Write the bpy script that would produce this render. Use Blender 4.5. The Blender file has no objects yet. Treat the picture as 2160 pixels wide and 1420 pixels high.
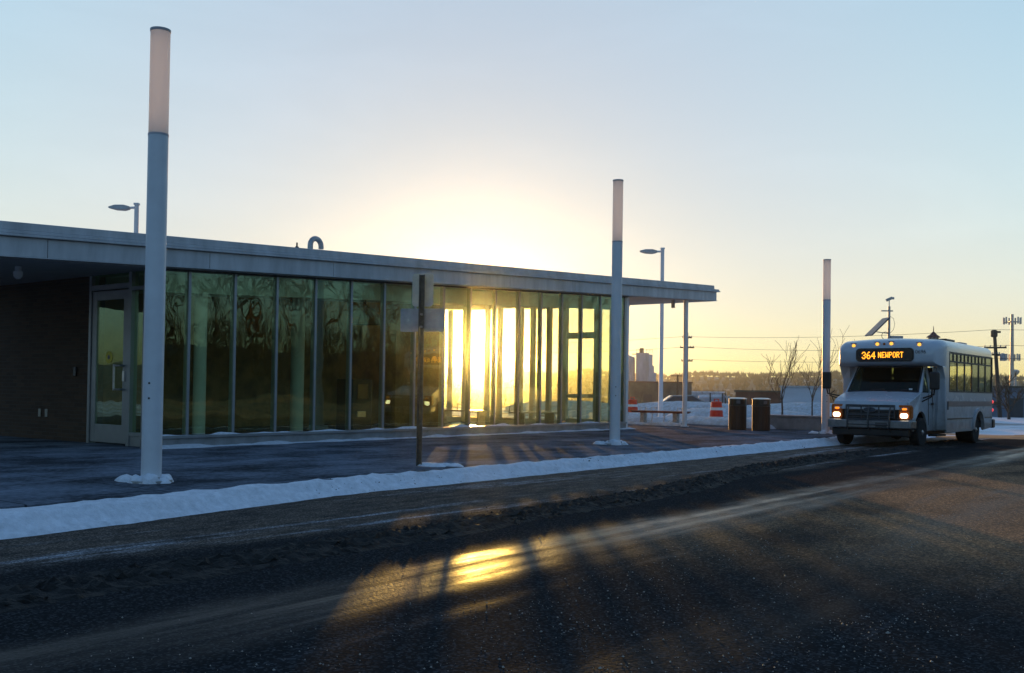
import bpy, bmesh, math, random
from mathutils import Vector, Matrix, noise
S = bpy.context.scene
COL = S.collection
rnd = random.Random(7)
R = math.radians
PI = math.pi

# ------------------------------------------------------------------ helpers
def tag(o, label=None, cat=None, group=None, kind=None):
    if label: o['label'] = label
    if cat: o['category'] = cat
    if group: o['group'] = group
    if kind: o['kind'] = kind
    return o

def empty(name, loc, rz=0.0, label=None, cat=None, group=None):
    o = bpy.data.objects.new(name, None)
    o.empty_display_size = 0.2
    COL.objects.link(o)
    o.location = loc
    o.rotation_euler = (0, 0, rz)
    return tag(o, label, cat, group)

def copy_tree(o, parent=None):
    c = o.copy()
    COL.objects.link(c)
    if parent: c.parent = parent
    for ch in list(o.children):
        copy_tree(ch, c)
    return c

class MB:
    """collects shapes into one mesh"""
    def __init__(s):
        s.bm = bmesh.new()
    def faces(s, vs, fs):
        bv = [s.bm.verts.new(v) for v in vs]
        out = []
        for f in fs:
            try: out.append(s.bm.faces.new([bv[i] for i in f]))
            except ValueError: pass
        return bv, out
    def hexa(s, p):
        # p: 4 bottom (ccw) + 4 top
        return s.faces(p, [(3,2,1,0),(4,5,6,7),(0,1,5,4),(1,2,6,5),(2,3,7,6),(3,0,4,7)])
    def box(s, x0, x1, y0, y1, z0, z1):
        return s.hexa([(x0,y0,z0),(x1,y0,z0),(x1,y1,z0),(x0,y1,z0),(x0,y0,z1),(x1,y0,z1),(x1,y1,z1),(x0,y1,z1)])
    def sbox(s, x0, x1, y0, y1, f0, f1):
        # box whose bottom and top heights are functions of y
        return s.hexa([(x0,y0,f0(y0)),(x1,y0,f0(y0)),(x1,y1,f0(y1)),(x0,y1,f0(y1)),
                       (x0,y0,f1(y0)),(x1,y0,f1(y0)),(x1,y1,f1(y1)),(x0,y1,f1(y1))])
    def obox(s, c, sx, sy, sz, M):
        p = []
        for dz in (-1, 1):
            for dx, dy in ((-1,-1),(1,-1),(1,1),(-1,1)):
                p.append(Vector(c) + M @ Vector((dx*sx/2, dy*sy/2, dz*sz/2)))
        return s.hexa(p)
    def tube(s, pts, rad, n=8, cap=True):
        pts = [Vector(p) for p in pts]
        if not hasattr(rad, '__len__'): rad = [rad]*len(pts)
        rings = []
        prev = None
        for i, p in enumerate(pts):
            if i == 0: d = pts[1]-pts[0]
            elif i == len(pts)-1: d = pts[-1]-pts[-2]
            else: d = (pts[i+1]-pts[i]).normalized()+(pts[i]-pts[i-1]).normalized()
            if d.length < 1e-9: d = Vector((0,0,1))
            d.normalize()
            if prev is None:
                u = d.orthogonal().normalized()
            else:
                u = prev - d*prev.dot(d)
                u = u.normalized() if u.length > 1e-6 else d.orthogonal().normalized()
            prev = u
            v = d.cross(u)
            rings.append([s.bm.verts.new(p+(u*math.cos(2*PI*k/n)+v*math.sin(2*PI*k/n))*rad[i]) for k in range(n)])
        for a, b in zip(rings, rings[1:]):
            for k in range(n):
                s.bm.faces.new((a[k], a[(k+1)%n], b[(k+1)%n], b[k]))
        if cap:
            s.bm.faces.new(rings[0][::-1]); s.bm.faces.new(rings[-1])
    def lathe(s, prof, c=(0,0,0), n=24, axis='z', cap=True):
        c = Vector(c)
        rings = []
        for r, z in prof:
            ring = []
            for k in range(n):
                a = 2*PI*k/n
                if axis == 'z': q = Vector((r*math.cos(a), r*math.sin(a), z))
                elif axis == 'x': q = Vector((z, r*math.cos(a), r*math.sin(a)))
                else: q = Vector((r*math.sin(a), z, r*math.cos(a)))
                ring.append(s.bm.verts.new(c+q))
            rings.append(ring)
        for a, b in zip(rings, rings[1:]):
            for k in range(n):
                s.bm.faces.new((a[k], a[(k+1)%n], b[(k+1)%n], b[k]))
        if cap:
            s.bm.faces.new(rings[0][::-1]); s.bm.faces.new(rings[-1])
    def prism(s, poly, lo, hi, axis='x', fn=None):
        # poly: 2-D outline; axis x -> (y,z), y -> (x,z), z -> (x,y)
        def P(a, b, t):
            v = (t,a,b) if axis == 'x' else ((a,t,b) if axis == 'y' else (a,b,t))
            return fn(v) if fn else v
        n = len(poly)
        a = [s.bm.verts.new(P(p, q, lo)) for p, q in poly]
        b = [s.bm.verts.new(P(p, q, hi)) for p, q in poly]
        s.bm.faces.new(a[::-1]); s.bm.faces.new(b)
        for i in range(n):
            s.bm.faces.new((a[i], a[(i+1)%n], b[(i+1)%n], b[i]))
    def loft(s, secs, cap=True):
        rings = [[s.bm.verts.new(p) for p in sec] for sec in secs]
        n = len(rings[0])
        for a, b in zip(rings, rings[1:]):
            for k in range(n):
                s.bm.faces.new((a[k], a[(k+1)%n], b[(k+1)%n], b[k]))
        if cap:
            s.bm.faces.new(rings[0][::-1]); s.bm.faces.new(rings[-1])
    def build(s, name, m, parent=None, bevel=0, smooth=False, org=(0,0,0), seg=2, tri=False):
        me = bpy.data.meshes.new(name)
        if tri: bmesh.ops.triangulate(s.bm, faces=s.bm.faces[:])
        bmesh.ops.recalc_face_normals(s.bm, faces=s.bm.faces[:])
        if org != (0,0,0):
            bmesh.ops.translate(s.bm, verts=s.bm.verts[:], vec=-Vector(org))
        s.bm.to_mesh(me); s.bm.free()
        me.materials.append(m)
        o = bpy.data.objects.new(name, me)
        COL.objects.link(o)
        if parent:
            o.parent = parent
        elif org != (0,0,0):
            o.location = org
        if bevel:
            b = o.modifiers.new('bevel', 'BEVEL'); b.width = bevel; b.segments = seg; b.limit_method = 'ANGLE'; b.angle_limit = R(35)
        if smooth:
            for p in me.polygons: p.use_smooth = True
            if smooth == 'auto' or bevel:
                try: me.set_sharp_from_angle(angle=R(38))
                except Exception: pass
        return o

def rrect(x0, x1, z0, z1, r, n=5):
    out = []
    for cx, cz, a0 in ((x1-r, z0+r, -90), (x1-r, z1-r, 0), (x0+r, z1-r, 90), (x0+r, z0+r, 180)):
        for k in range(n+1):
            a = R(a0+90*k/n)
            out.append((cx+r*math.cos(a), cz+r*math.sin(a)))
    return out

# ------------------------------------------------------------------ materials
def mat(name, col, rough=0.6, metal=0.0, var=0.12, scale=3.0, bump=0.0, bscale=40.0, spec=0.5, col2=None, stretch=(1,1,1), coat=0.0, emit=None, estr=0.0, rvar=0.0):
    m = bpy.data.materials.new(name); m.use_nodes = True
    nt = m.node_tree; N = nt.nodes; L = nt.links
    b = N['Principled BSDF']
    b.inputs['Roughness'].default_value = rough
    b.inputs['Metallic'].default_value = metal
    b.inputs['Specular IOR Level'].default_value = spec
    b.inputs['Coat Weight'].default_value = coat
    tc = N.new('ShaderNodeTexCoord'); mp = N.new('ShaderNodeMapping'); mp.inputs['Scale'].default_value = stretch
    L.new(tc.outputs['Object'], mp.inputs[0])
    nz = N.new('ShaderNodeTexNoise'); nz.inputs['Scale'].default_value = scale; nz.inputs['Detail'].default_value = 6; nz.inputs['Roughness'].default_value = .62
    L.new(mp.outputs[0], nz.inputs[0])
    mx = N.new('ShaderNodeMix'); mx.data_type = 'RGBA'
    c = list(col)+[1]
    d = list(col2)+[1] if col2 else [max(0, x*(1-2*var)) for x in col]+[1]
    e = c if col2 else [min(1, x*(1+var)) for x in col]+[1]
    mx.inputs[6].default_value = d; mx.inputs[7].default_value = e
    rp = N.new('ShaderNodeMapRange'); rp.inputs[1].default_value = .32; rp.inputs[2].default_value = .68
    L.new(nz.outputs['Fac'], rp.inputs[0]); L.new(rp.outputs[0], mx.inputs[0])
    L.new(mx.outputs[2], b.inputs['Base Color'])
    if rvar:
        rr = N.new('ShaderNodeMapRange'); rr.inputs[1].default_value = .3; rr.inputs[2].default_value = .7
        rr.inputs[3].default_value = max(.02, rough-rvar); rr.inputs[4].default_value = min(1, rough+rvar)
        L.new(nz.outputs['Fac'], rr.inputs[0]); L.new(rr.outputs[0], b.inputs['Roughness'])
    if bump:
        n2 = N.new('ShaderNodeTexNoise'); n2.inputs['Scale'].default_value = bscale; n2.inputs['Detail'].default_value = 4
        L.new(mp.outputs[0], n2.inputs[0])
        bp = N.new('ShaderNodeBump'); bp.inputs['Strength'].default_value = bump; bp.inputs['Distance'].default_value = .02
        L.new(n2.outputs['Fac'], bp.inputs['Height']); L.new(bp.outputs[0], b.inputs['Normal'])
    if emit:
        b.inputs['Emission Color'].default_value = list(emit)+[1]; b.inputs['Emission Strength'].default_value = estr
    return m

def glass(name, tint, ior=1.6, rough=0.0, wave=0.0, dust=0.0, wscale=1.1, extra=0.0, refl=(.9,.96,.9)):
    """thin architectural glass: tinted see-through plus mirror reflection, a little dust that catches light"""
    m = bpy.data.materials.new(name); m.use_nodes = True
    nt = m.node_tree; N = nt.nodes; L = nt.links
    N.remove(N['Principled BSDF'])
    out = N['Material Output']
    tr = N.new('ShaderNodeBsdfTransparent'); tr.inputs[0].default_value = list(tint)+[1]
    gl = N.new('ShaderNodeBsdfGlossy'); gl.inputs['Roughness'].default_value = rough; gl.inputs[0].default_value = refl+(1,)
    # Schlick reflectance from the facing angle, the same on both faces of the sheet
    f0 = ((ior-1)/(ior+1))**2+extra
    ge = N.new('ShaderNodeNewGeometry')
    dp = N.new('ShaderNodeVectorMath'); dp.operation = 'DOT_PRODUCT'; L.new(ge.outputs['Incoming'], dp.inputs[0]); L.new(ge.outputs['Normal'], dp.inputs[1])
    ab = N.new('ShaderNodeMath'); ab.operation = 'ABSOLUTE'; L.new(dp.outputs['Value'], ab.inputs[0])
    om = N.new('ShaderNodeMath'); om.operation = 'SUBTRACT'; om.inputs[0].default_value = 1.0; L.new(ab.outputs[0], om.inputs[1])
    pw = N.new('ShaderNodeMath'); pw.operation = 'POWER'; pw.inputs[1].default_value = 5.0; L.new(om.outputs[0], pw.inputs[0])
    ad = N.new('ShaderNodeMath'); ad.operation = 'MULTIPLY_ADD'; ad.inputs[1].default_value = 1-f0; ad.inputs[2].default_value = f0; ad.use_clamp = True
    L.new(pw.outputs[0], ad.inputs[0])
    ms = N.new('ShaderNodeMixShader')
    L.new(ad.outputs[0], ms.inputs[0]); L.new(tr.outputs[0], ms.inputs[1]); L.new(gl.outputs[0], ms.inputs[2])
    if wave:
        tc = N.new('ShaderNodeTexCoord')
        nz = N.new('ShaderNodeTexNoise'); nz.inputs['Scale'].default_value = wscale; nz.inputs['Detail'].default_value = 1.5
        L.new(tc.outputs['Object'], nz.inputs[0])
        bp = N.new('ShaderNodeBump'); bp.inputs['Strength'].default_value = wave; bp.inputs['Distance'].default_value = .05
        L.new(nz.outputs['Fac'], bp.inputs['Height']); L.new(bp.outputs[0], gl.inputs['Normal'])
    last = ms
    if dust:
        rf = N.new('ShaderNodeBsdfRefraction'); rf.inputs['IOR'].default_value = 1.0; rf.inputs['Roughness'].default_value = .36
        rf.inputs[0].default_value = (1,.86,.5,1)
        m2 = N.new('ShaderNodeMixShader'); m2.inputs[0].default_value = dust
        L.new(ms.outputs[0], m2.inputs[1]); L.new(rf.outputs[0], m2.inputs[2]); last = m2
    L.new(last.outputs[0], out.inputs[0])
    return m

def emit_mat(name, col, st):
    m = bpy.data.materials.new(name); m.use_nodes = True
    b = m.node_tree.nodes['Principled BSDF']
    b.inputs['Base Color'].default_value = list(col)+[1]; b.inputs['Roughness'].default_value = .3
    b.inputs['Emission Color'].default_value = list(col)+[1]; b.inputs['Emission Strength'].default_value = st
    return m

def bus_paint_mat():
    m = mat('white_bus_paint', (.54,.57,.62), .28, var=.05, scale=1.6, coat=.4)
    nt = m.node_tree; N = nt.nodes; L = nt.links; b = N['Principled BSDF']
    # road salt thrown up over the lower body
    tc = N.new('ShaderNodeTexCoord'); sp = N.new('ShaderNodeSeparateXYZ'); L.new(tc.outputs['Object'], sp.inputs[0])
    nz = N.new('ShaderNodeTexNoise'); nz.inputs['Scale'].default_value = 2.6; nz.inputs['Detail'].default_value = 7; nz.inputs['Roughness'].default_value = .7; L.new(tc.outputs['Object'], nz.inputs[0])
    a = N.new('ShaderNodeMath'); a.operation = 'MULTIPLY_ADD'; a.inputs[1].default_value = -1.3; L.new(nz.outputs['Fac'], a.inputs[0]); L.new(sp.outputs[2], a.inputs[2])
    r = N.new('ShaderNodeMapRange'); r.inputs[1].default_value = .55; r.inputs[2].default_value = -.25; r.inputs[3].default_value = 0; r.inputs[4].default_value = .8; L.new(a.outputs[0], r.inputs[0])
    old = b.inputs['Base Color'].links[0].from_socket
    mx = N.new('ShaderNodeMix'); mx.data_type = 'RGBA'; mx.inputs[7].default_value = (.20,.185,.17,1); L.new(r.outputs[0], mx.inputs[0]); L.new(old, mx.inputs[6]); L.new(mx.outputs[2], b.inputs['Base Color'])
    rr = N.new('ShaderNodeMapRange'); rr.inputs[3].default_value = .25; rr.inputs[4].default_value = .8; L.new(r.outputs[0], rr.inputs[0]); L.new(rr.outputs[0], b.inputs['Roughness'])
    return m
M = {}
M['white_metal'] = mat('white_metal', (.74,.75,.77), .45, var=.05, scale=2.5, bump=.03)
M['fascia'] = mat('fascia_metal', (.50,.51,.53), .48, var=.12, scale=2.2, bump=.04, bscale=12, stretch=(1,1.6,.35))
M['soffit'] = mat('soffit_panel', (.62,.60,.57), .7, var=.06, scale=1.5)
M['mullion'] = mat('anodised_mullion', (.32,.33,.34), .42, metal=.5, var=.06)
M['dark_frame'] = mat('dark_frame', (.05,.05,.05), .5)
M['shaft'] = mat('painted_shaft', (.62,.64,.68), .42, var=.04, scale=4, bump=.02)
M['cap'] = mat('lantern_cap', (.38,.40,.44), .5)
M['snow'] = mat('snow', (.82,.85,.91), .8, col2=(.60,.63,.68), scale=11, bump=.9, bscale=38)
M['snow_dirty'] = mat('trodden_snow', (.66,.68,.72), .8, col2=(.40,.38,.36), scale=5, bump=.6, bscale=30)
M['slush'] = mat('dirty_slush', (.040,.037,.034), .8, col2=(.006,.006,.006), scale=3.2, bump=1.0, bscale=55, rvar=.2, spec=.2)
M['concrete'] = mat('concrete', (.26,.26,.26), .85, var=.15, bump=.2)
M['inside_floor'] = mat('terrazzo_floor', (.18,.16,.14), .25, var=.2, scale=6)
M['inside_wall'] = mat('inside_wall', (.34,.20,.08), .7, var=.25, scale=2)
M['ceiling'] = mat('white_ceiling', (.72,.74,.72), .8, var=.04)
M['black'] = mat('black_plastic', (.014,.014,.015), .4, var=.2)
M['tyre'] = mat('tyre_rubber', (.012,.012,.012), .85, var=.3, bump=.2)
M['steel'] = mat('brushed_steel', (.55,.55,.56), .3, metal=.9, var=.1, scale=8)
M['galv'] = mat('galvanised_steel', (.42,.43,.44), .5, metal=.6, var=.18, scale=14)
M['wood'] = mat('utility_pole_wood', (.09,.06,.045), .85, var=.3, scale=5, stretch=(1,1,.1))
M['bark'] = mat('bare_bark', (.075,.055,.042), .9, var=.3, scale=6)
M['twig'] = mat('winter_twigs', (.13,.085,.05), .9, var=.25)
M['far_twig'] = mat('far_bare_crowns', (.24,.15,.075), .95, var=.25, scale=.05)
M['salt'] = mat('salt_grit', (.40,.35,.30), .6, var=.3, scale=2)
M['bench_red'] = mat('red_bench_slats', (.20,.045,.025), .5, var=.2, scale=4, stretch=(1,8,8))
M['drum'] = mat('orange_drum', (.70,.03,.008), .45, var=.1)
M['reflect_white'] = mat('white_band', (.8,.8,.78), .4, var=.06)
M['sign_back'] = mat('aluminium_sign_back', (.32,.33,.35), .42, metal=.35, var=.12, scale=6)
M['sign_cream'] = mat('cream_sign_back', (.60,.55,.44), .55, var=.1, scale=6)
M['post_green'] = mat('steel_sign_post', (.075,.08,.07), .6, var=.25, scale=14)
M['yellow'] = mat('yellow_sticker', (.88,.70,.03), .5, var=.04)
M['outlet'] = mat('outlet_cover', (.55,.5,.42), .5)
M['bus_paint'] = bus_paint_mat()
M['bus_stripe'] = mat('grey_purple_stripe', (.20,.17,.20), .3, coat=.5)
M['bus_grey'] = mat('grey_bumper', (.065,.067,.07), .45, var=.15)
M['bus_inside'] = mat('bus_interior', (.018,.018,.02), .8)
M['seat_cloth'] = mat('seat_cloth', (.035,.04,.06), .9)
M['chrome'] = mat('dull_chrome', (.26,.26,.27), .38, metal=.9, var=.12, scale=9)
M['led_board'] = mat('led_board', (.012,.012,.014), .25)
M['led'] = emit_mat('amber_led', (1.0,.36,.02), 2.4)
M['amber'] = emit_mat('amber_lamp', (1.0,.48,.06), 1.5)
M['amber_dim'] = emit_mat('amber_turn_lamp', (1.0,.30,.02), 1.3)
M['head'] = emit_mat('headlight_lit', (1.0,.80,.50), 4.5)
M['red_lamp'] = emit_mat('tail_lamp', (1.0,.08,.08), .8)
M['lens_orange'] = mat('orange_lens', (.45,.10,.01), .2)
M['num'] = mat('fleet_number', (.05,.055,.07), .5)
M['red_roof'] = mat('dark_red_roof', (.11,.03,.025), .6)
M['panel'] = mat('solar_panel_back', (.10,.105,.12), .4, var=.2)
M['silo'] = mat('concrete_plant_cladding', (.46,.46,.48), .7, var=.2, scale=.6, stretch=(1,1,.25))
M['brown_bldg'] = mat('brown_block_wall', (.13,.11,.085), .85, var=.25, scale=.6)
M['red_bldg'] = mat('red_brown_wall', (.16,.07,.05), .85, var=.25, scale=.6)
M['white_bldg'] = mat('pale_metal_wall', (.50,.53,.57), .6, var=.08, scale=.4, stretch=(1,1,3))
M['blue_bldg'] = mat('blue_grey_wall', (.17,.20,.25), .8, var=.15, scale=.5)
M['car_paint'] = mat('silver_car_paint', (.20,.215,.215), .3, metal=.3, coat=.4)
M['car_glass'] = mat('dark_car_glass', (.02,.025,.03), .1)
M['trash_wood'] = mat('brown_slats', (.055,.024,.012), .6, var=.3, scale=6, stretch=(1,1,.12))
M['hill'] = mat('winter_hillside', (.14,.085,.04), .95, col2=(.08,.05,.03), scale=.03)
M['hill_snow'] = mat('hill_clearing_snow', (.5,.46,.42), .9)
M['dry_grass'] = mat('dry_grass_bank', (.55,.30,.12), .95, col2=(.12,.08,.05), scale=1.4, bump=.8, bscale=6)
M['leaf_litter'] = mat('leaf_litter_bank', (.055,.040,.028), .95, col2=(.025,.02,.015), scale=.8)
M['glass_station'] = glass('green_glass', (.89,.95,.80), ior=1.65, wave=.10, dust=.0, extra=.035, refl=(.80,.98,.74))
M['glass_clear'] = glass('rear_glass', (.97,.985,.92), ior=1.35)
M['glass_bus'] = glass('bus_glass', (.94,.94,.80), ior=1.5)
M['glass_wind'] = glass('windscreen_glass', (.50,.56,.44), ior=1.35)

def lantern_mat():
    m = bpy.data.materials.new('opal_lantern'); m.use_nodes = True
    nt = m.node_tree; N = nt.nodes; L = nt.links
    b = N['Principled BSDF']; b.inputs['Base Color'].default_value = (.82,.80,.77,1); b.inputs['Roughness'].default_value = .4
    t = N.new('ShaderNodeBsdfTranslucent'); t.inputs[0].default_value = (.88,.90,.92,1)
    ms = N.new('ShaderNodeMixShader'); ms.inputs[0].default_value = .62
    L.new(b.outputs[0], ms.inputs[1]); L.new(t.outputs[0], ms.inputs[2]); L.new(ms.outputs[0], N['Material Output'].inputs[0])
    return m
M['lantern'] = lantern_mat()

def brick_mat():
    m = bpy.data.materials.new('dark_brick'); m.use_nodes = True
    nt = m.node_tree; N = nt.nodes; L = nt.links
    b = N['Principled BSDF']; b.inputs['Roughness'].default_value = .85
    tc = N.new('ShaderNodeTexCoord'); mp = N.new('ShaderNodeMapping'); mp.inputs['Rotation'].default_value = (R(90),0,0)
    L.new(tc.outputs['Object'], mp.inputs[0])
    bt = N.new('ShaderNodeTexBrick'); bt.inputs['Scale'].default_value = 1.0
    bt.inputs['Brick Width'].default_value = .30; bt.inputs['Row Height'].default_value = .075; bt.inputs['Mortar Size'].default_value = .006
    bt.inputs['Color1'].default_value = (.13,.072,.040,1); bt.inputs['Color2'].default_value = (.085,.048,.028,1); bt.inputs['Mortar'].default_value = (.11,.085,.065,1)
    L.new(mp.outputs[0], bt.inputs[0]); L.new(bt.outputs[0], b.inputs['Base Color'])
    bp = N.new('ShaderNodeBump'); bp.inputs['Strength'].default_value = .5; bp.inputs['Distance'].default_value = .01
    L.new(bt.outputs['Fac'], bp.inputs['Height']); bp.invert = True
    L.new(bp.outputs[0], b.inputs['Normal'])
    return m
M['brick'] = brick_mat()

def road_mat():
    m = bpy.data.materials.new('wet_asphalt'); m.use_nodes = True
    nt = m.node_tree; N = nt.nodes; L = nt.links
    b = N['Principled BSDF']
    g = N.new('ShaderNodeNewGeometry')
    def noise_(scale, st, det=6):
        mp = N.new('ShaderNodeMapping'); mp.inputs['Scale'].default_value = st
        L.new(g.outputs['Position'], mp.inputs[0])
        n = N.new('ShaderNodeTexNoise'); n.inputs['Scale'].default_value = scale; n.inputs['Detail'].default_value = det; n.inputs['Roughness'].default_value = .6
        L.new(mp.outputs[0], n.inputs[0]); return n.outputs['Fac']
    def mr(x, a, c, lo=0., hi=1.):
        r = N.new('ShaderNodeMapRange'); r.inputs[1].default_value = a; r.inputs[2].default_value = c; r.inputs[3].default_value = lo; r.inputs[4].default_value = hi
        r.interpolation_type = 'SMOOTHSTEP'
        L.new(x, r.inputs[0]); return r.outputs[0]
    def op(o, x, y):
        k = N.new('ShaderNodeMath'); k.operation = o
        for i, v in enumerate((x, y)):
            if isinstance(v, (int, float)): k.inputs[i].default_value = v
            else: L.new(v, k.inputs[i])
        return k.outputs[0]
    sep = N.new('ShaderNodeSeparateXYZ'); L.new(g.outputs['Position'], sep.inputs[0])
    streak = noise_(1.0, (1.3, .07, 1))          # wheel tracks: long streaks along the road
    blot = noise_(.55, (1, .45, 1))
    fine = noise_(38, (1, 1, 1), 3)
    mid = noise_(6, (1, .35, 1), 5)
    xw = op('ADD', sep.outputs[0], mr(blot, .3, .7, -.5, .5))
    curb = mr(xw, -6.2, -7.0)                    # 1 in the drier salt-stained lane beside the kerb
    # worn, wet wheel tracks along the lane
    def track(x0, w, wob):
        d = op('ABSOLUTE', op('ADD', op('ADD', sep.outputs[0], -x0), op('MULTIPLY', op('SUBTRACT', blot, .5), wob)), 0.0)
        return mr(d, w, w*.25)
    tr = op('MAXIMUM', track(-4.42, .66, 1.0), op('MULTIPLY', track(-2.3, .5, 1.2), .35))
    wet = op('MULTIPLY', tr, op('MULTIPLY', mr(streak, .36, .58, .30, 1), mr(mid, .25, .6, .75, 1)))
    thin = noise_(1.0, (7.0, .20, 1), 5)
    wet = op('MULTIPLY', wet, mr(thin, .34, .58, .78, 1))
    wet = op('MAXIMUM', wet, op('MULTIPLY', mr(op('ADD', streak, op('MULTIPLY', op('SUBTRACT', blot, .5), .7)), .56, .74), .45))
    wet = op('MULTIPLY', wet, op('SUBTRACT', 1.0, op('MULTIPLY', curb, .45)))
    rough = op('ADD', op('SUBTRACT', .86, op('MULTIPLY', wet, .54)), op('MULTIPLY', op('SUBTRACT', fine, .5), .16))
    L.new(rough, b.inputs['Roughness'])
    c1 = N.new('ShaderNodeMix'); c1.data_type = 'RGBA'; c1.inputs[6].default_value = (.030,.030,.031,1); c1.inputs[7].default_value = (.010,.010,.011,1)
    L.new(wet, c1.inputs[0])
    c2 = N.new('ShaderNodeMix'); c2.data_type = 'RGBA'; c2.inputs[7].default_value = (.13,.10,.08,1)
    L.new(op('MULTIPLY', curb, mr(mid, .3, .65, .35, 1)), c2.inputs[0]); L.new(c1.outputs[2], c2.inputs[6])
    # streaks of frozen snow left in the wheel tracks
    c3 = N.new('ShaderNodeMix'); c3.data_type = 'RGBA'; c3.inputs[7].default_value = (.34,.36,.40,1)
    fine_st = noise_(1.0, (5.0, .16, 1), 5)
    fs = op('MULTIPLY', mr(op('ADD', op('MULTIPLY', streak, .5), op('MULTIPLY', fine_st, .5)), .53, .63), mr(mid, .34, .58))
    L.new(op('MULTIPLY', fs, mr(curb, .2, .8, .05, .85)), c3.inputs[0]); L.new(c2.outputs[2], c3.inputs[6])
    tan = N.new('ShaderNodeMix'); tan.data_type = 'RGBA'; tan.inputs[7].default_value = (.40,.215,.10,1)  # orange of the low sun put into the road grit's colour
    sunlit_dust = op('MULTIPLY', mr(sep.outputs[1], 5.5, 10.0), op('MULTIPLY', mr(blot, .28, .60), op('MULTIPLY', mr(xw, -5.2, -3.6), op('SUBTRACT', 1.0, wet))))
    gritty = op('MAXIMUM', op('MULTIPLY', sunlit_dust, .85), op('MULTIPLY', curb, op('MULTIPLY', mr(sep.outputs[1], 8, 15, .28, .8), mr(mid, .3, .6, .5, 1))))
    sunlit_dust = op('MULTIPLY', sunlit_dust, mr(noise_(22, (1, 1, 1), 4), .36, .58, .25, 1))
    L.new(op('MULTIPLY', sunlit_dust, .8), tan.inputs[0]); L.new(c3.outputs[2], tan.inputs[6])
    grit = N.new('ShaderNodeTexVoronoi'); grit.inputs['Scale'].default_value = 75; L.new(g.outputs['Position'], grit.inputs['Vector'])
    gs = N.new('ShaderNodeSeparateColor'); L.new(grit.outputs['Color'], gs.inputs[0])
    spk = N.new('ShaderNodeVectorMath'); spk.operation = 'SCALE'; L.new(tan.outputs[2], spk.inputs[0]); L.new(mr(gs.outputs[0], .55, 1.0, .65, 2.0), spk.inputs['Scale'])
    L.new(spk.outputs[0], b.inputs['Base Color'])
    df = N.new('ShaderNodeBsdfDiffuse'); df.inputs['Roughness'].default_value = 1.0; L.new(spk.outputs[0], df.inputs[0])
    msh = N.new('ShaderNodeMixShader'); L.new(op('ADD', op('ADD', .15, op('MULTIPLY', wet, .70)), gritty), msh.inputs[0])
    L.new(df.outputs[0], msh.inputs[1]); L.new(b.outputs[0], msh.inputs[2]); L.new(msh.outputs[0], N['Material Output'].inputs[0])
    L.new(op('ADD', .10, op('MULTIPLY', wet, .34)), b.inputs['Specular IOR Level'])
    bp = N.new('ShaderNodeBump'); bp.inputs['Strength'].default_value = .45; bp.inputs['Distance'].default_value = .012
    L.new(op('ADD', fine, op('MULTIPLY', mid, .3)), bp.inputs['Height']); L.new(bp.outputs[0], b.inputs['Normal']); L.new(bp.outputs[0], df.inputs['Normal'])
    return m
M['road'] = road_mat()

def platform_mat():
    m = bpy.data.materials.new('frosted_concrete'); m.use_nodes = True
    nt = m.node_tree; N = nt.nodes; L = nt.links
    b = N['Principled BSDF']; b.inputs['Roughness'].default_value = .85; b.inputs['Specular IOR Level'].default_value = .03
    g = N.new('ShaderNodeNewGeometry')
    def noise_(scale, st, det=7):
        mp = N.new('ShaderNodeMapping'); mp.inputs['Scale'].default_value = st; mp.inputs['Rotation'].default_value = (0,0,R(20))
        L.new(g.outputs['Position'], mp.inputs[0])
        n = N.new('ShaderNodeTexNoise'); n.inputs['Scale'].default_value = scale; n.inputs['Detail'].default_value = det; n.inputs['Roughness'].default_value = .68
        L.new(mp.outputs[0], n.inputs[0]); return n.outputs['Fac']
    a = noise_(1.1, (1, .6, 1)); f = noise_(19, (1, .6, 1))
    ad = N.new('ShaderNodeMath'); ad.operation = 'MULTIPLY_ADD'; ad.inputs[1].default_value = .6; L.new(f, ad.inputs[0]); L.new(a, ad.inputs[2])
    r = N.new('ShaderNodeMapRange'); r.inputs[1].default_value = .66; r.inputs[2].default_value = 1.10; L.new(ad.outputs[0], r.inputs[0])
    mx = N.new('ShaderNodeMix'); mx.data_type = 'RGBA'; mx.inputs[6].default_value = (.045,.048,.055,1); mx.inputs[7].default_value = (.25,.28,.34,1)
    L.new(r.outputs[0], mx.inputs[0]); L.new(mx.outputs[2], b.inputs['Base Color'])
    # sawn slab joints
    jb = N.new('ShaderNodeTexBrick'); jb.offset = 0; jb.inputs['Scale'].default_value = 1; jb.inputs['Brick Width'].default_value = 1.55; jb.inputs['Row Height'].default_value = 1.55; jb.inputs['Mortar Size'].default_value = .012
    jb.inputs['Color1'].default_value = jb.inputs['Color2'].default_value = (1,1,1,1); jb.inputs['Mortar'].default_value = (.35,.35,.35,1); L.new(g.outputs['Position'], jb.inputs[0])
    jm = N.new('ShaderNodeVectorMath'); jm.operation = 'MULTIPLY'; L.new(mx.outputs[2], jm.inputs[0]); L.new(jb.outputs['Color'], jm.inputs[1]); L.new(jm.outputs[0], b.inputs['Base Color'])
    df = N.new('ShaderNodeBsdfDiffuse'); df.inputs['Roughness'].default_value = 1; L.new(jm.outputs[0], df.inputs[0])
    ms = N.new('ShaderNodeMixShader'); ms.inputs[0].default_value = .30; L.new(df.outputs[0], ms.inputs[1]); L.new(b.outputs[0], ms.inputs[2]); L.new(ms.outputs[0], N['Material Output'].inputs[0])
    bp = N.new('ShaderNodeBump'); bp.inputs['Strength'].default_value = .10; bp.inputs['Distance'].default_value = .01
    L.new(f, bp.inputs['Height']); L.new(bp.outputs[0], b.inputs['Normal'])
    return m
M['platform'] = platform_mat()

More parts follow.
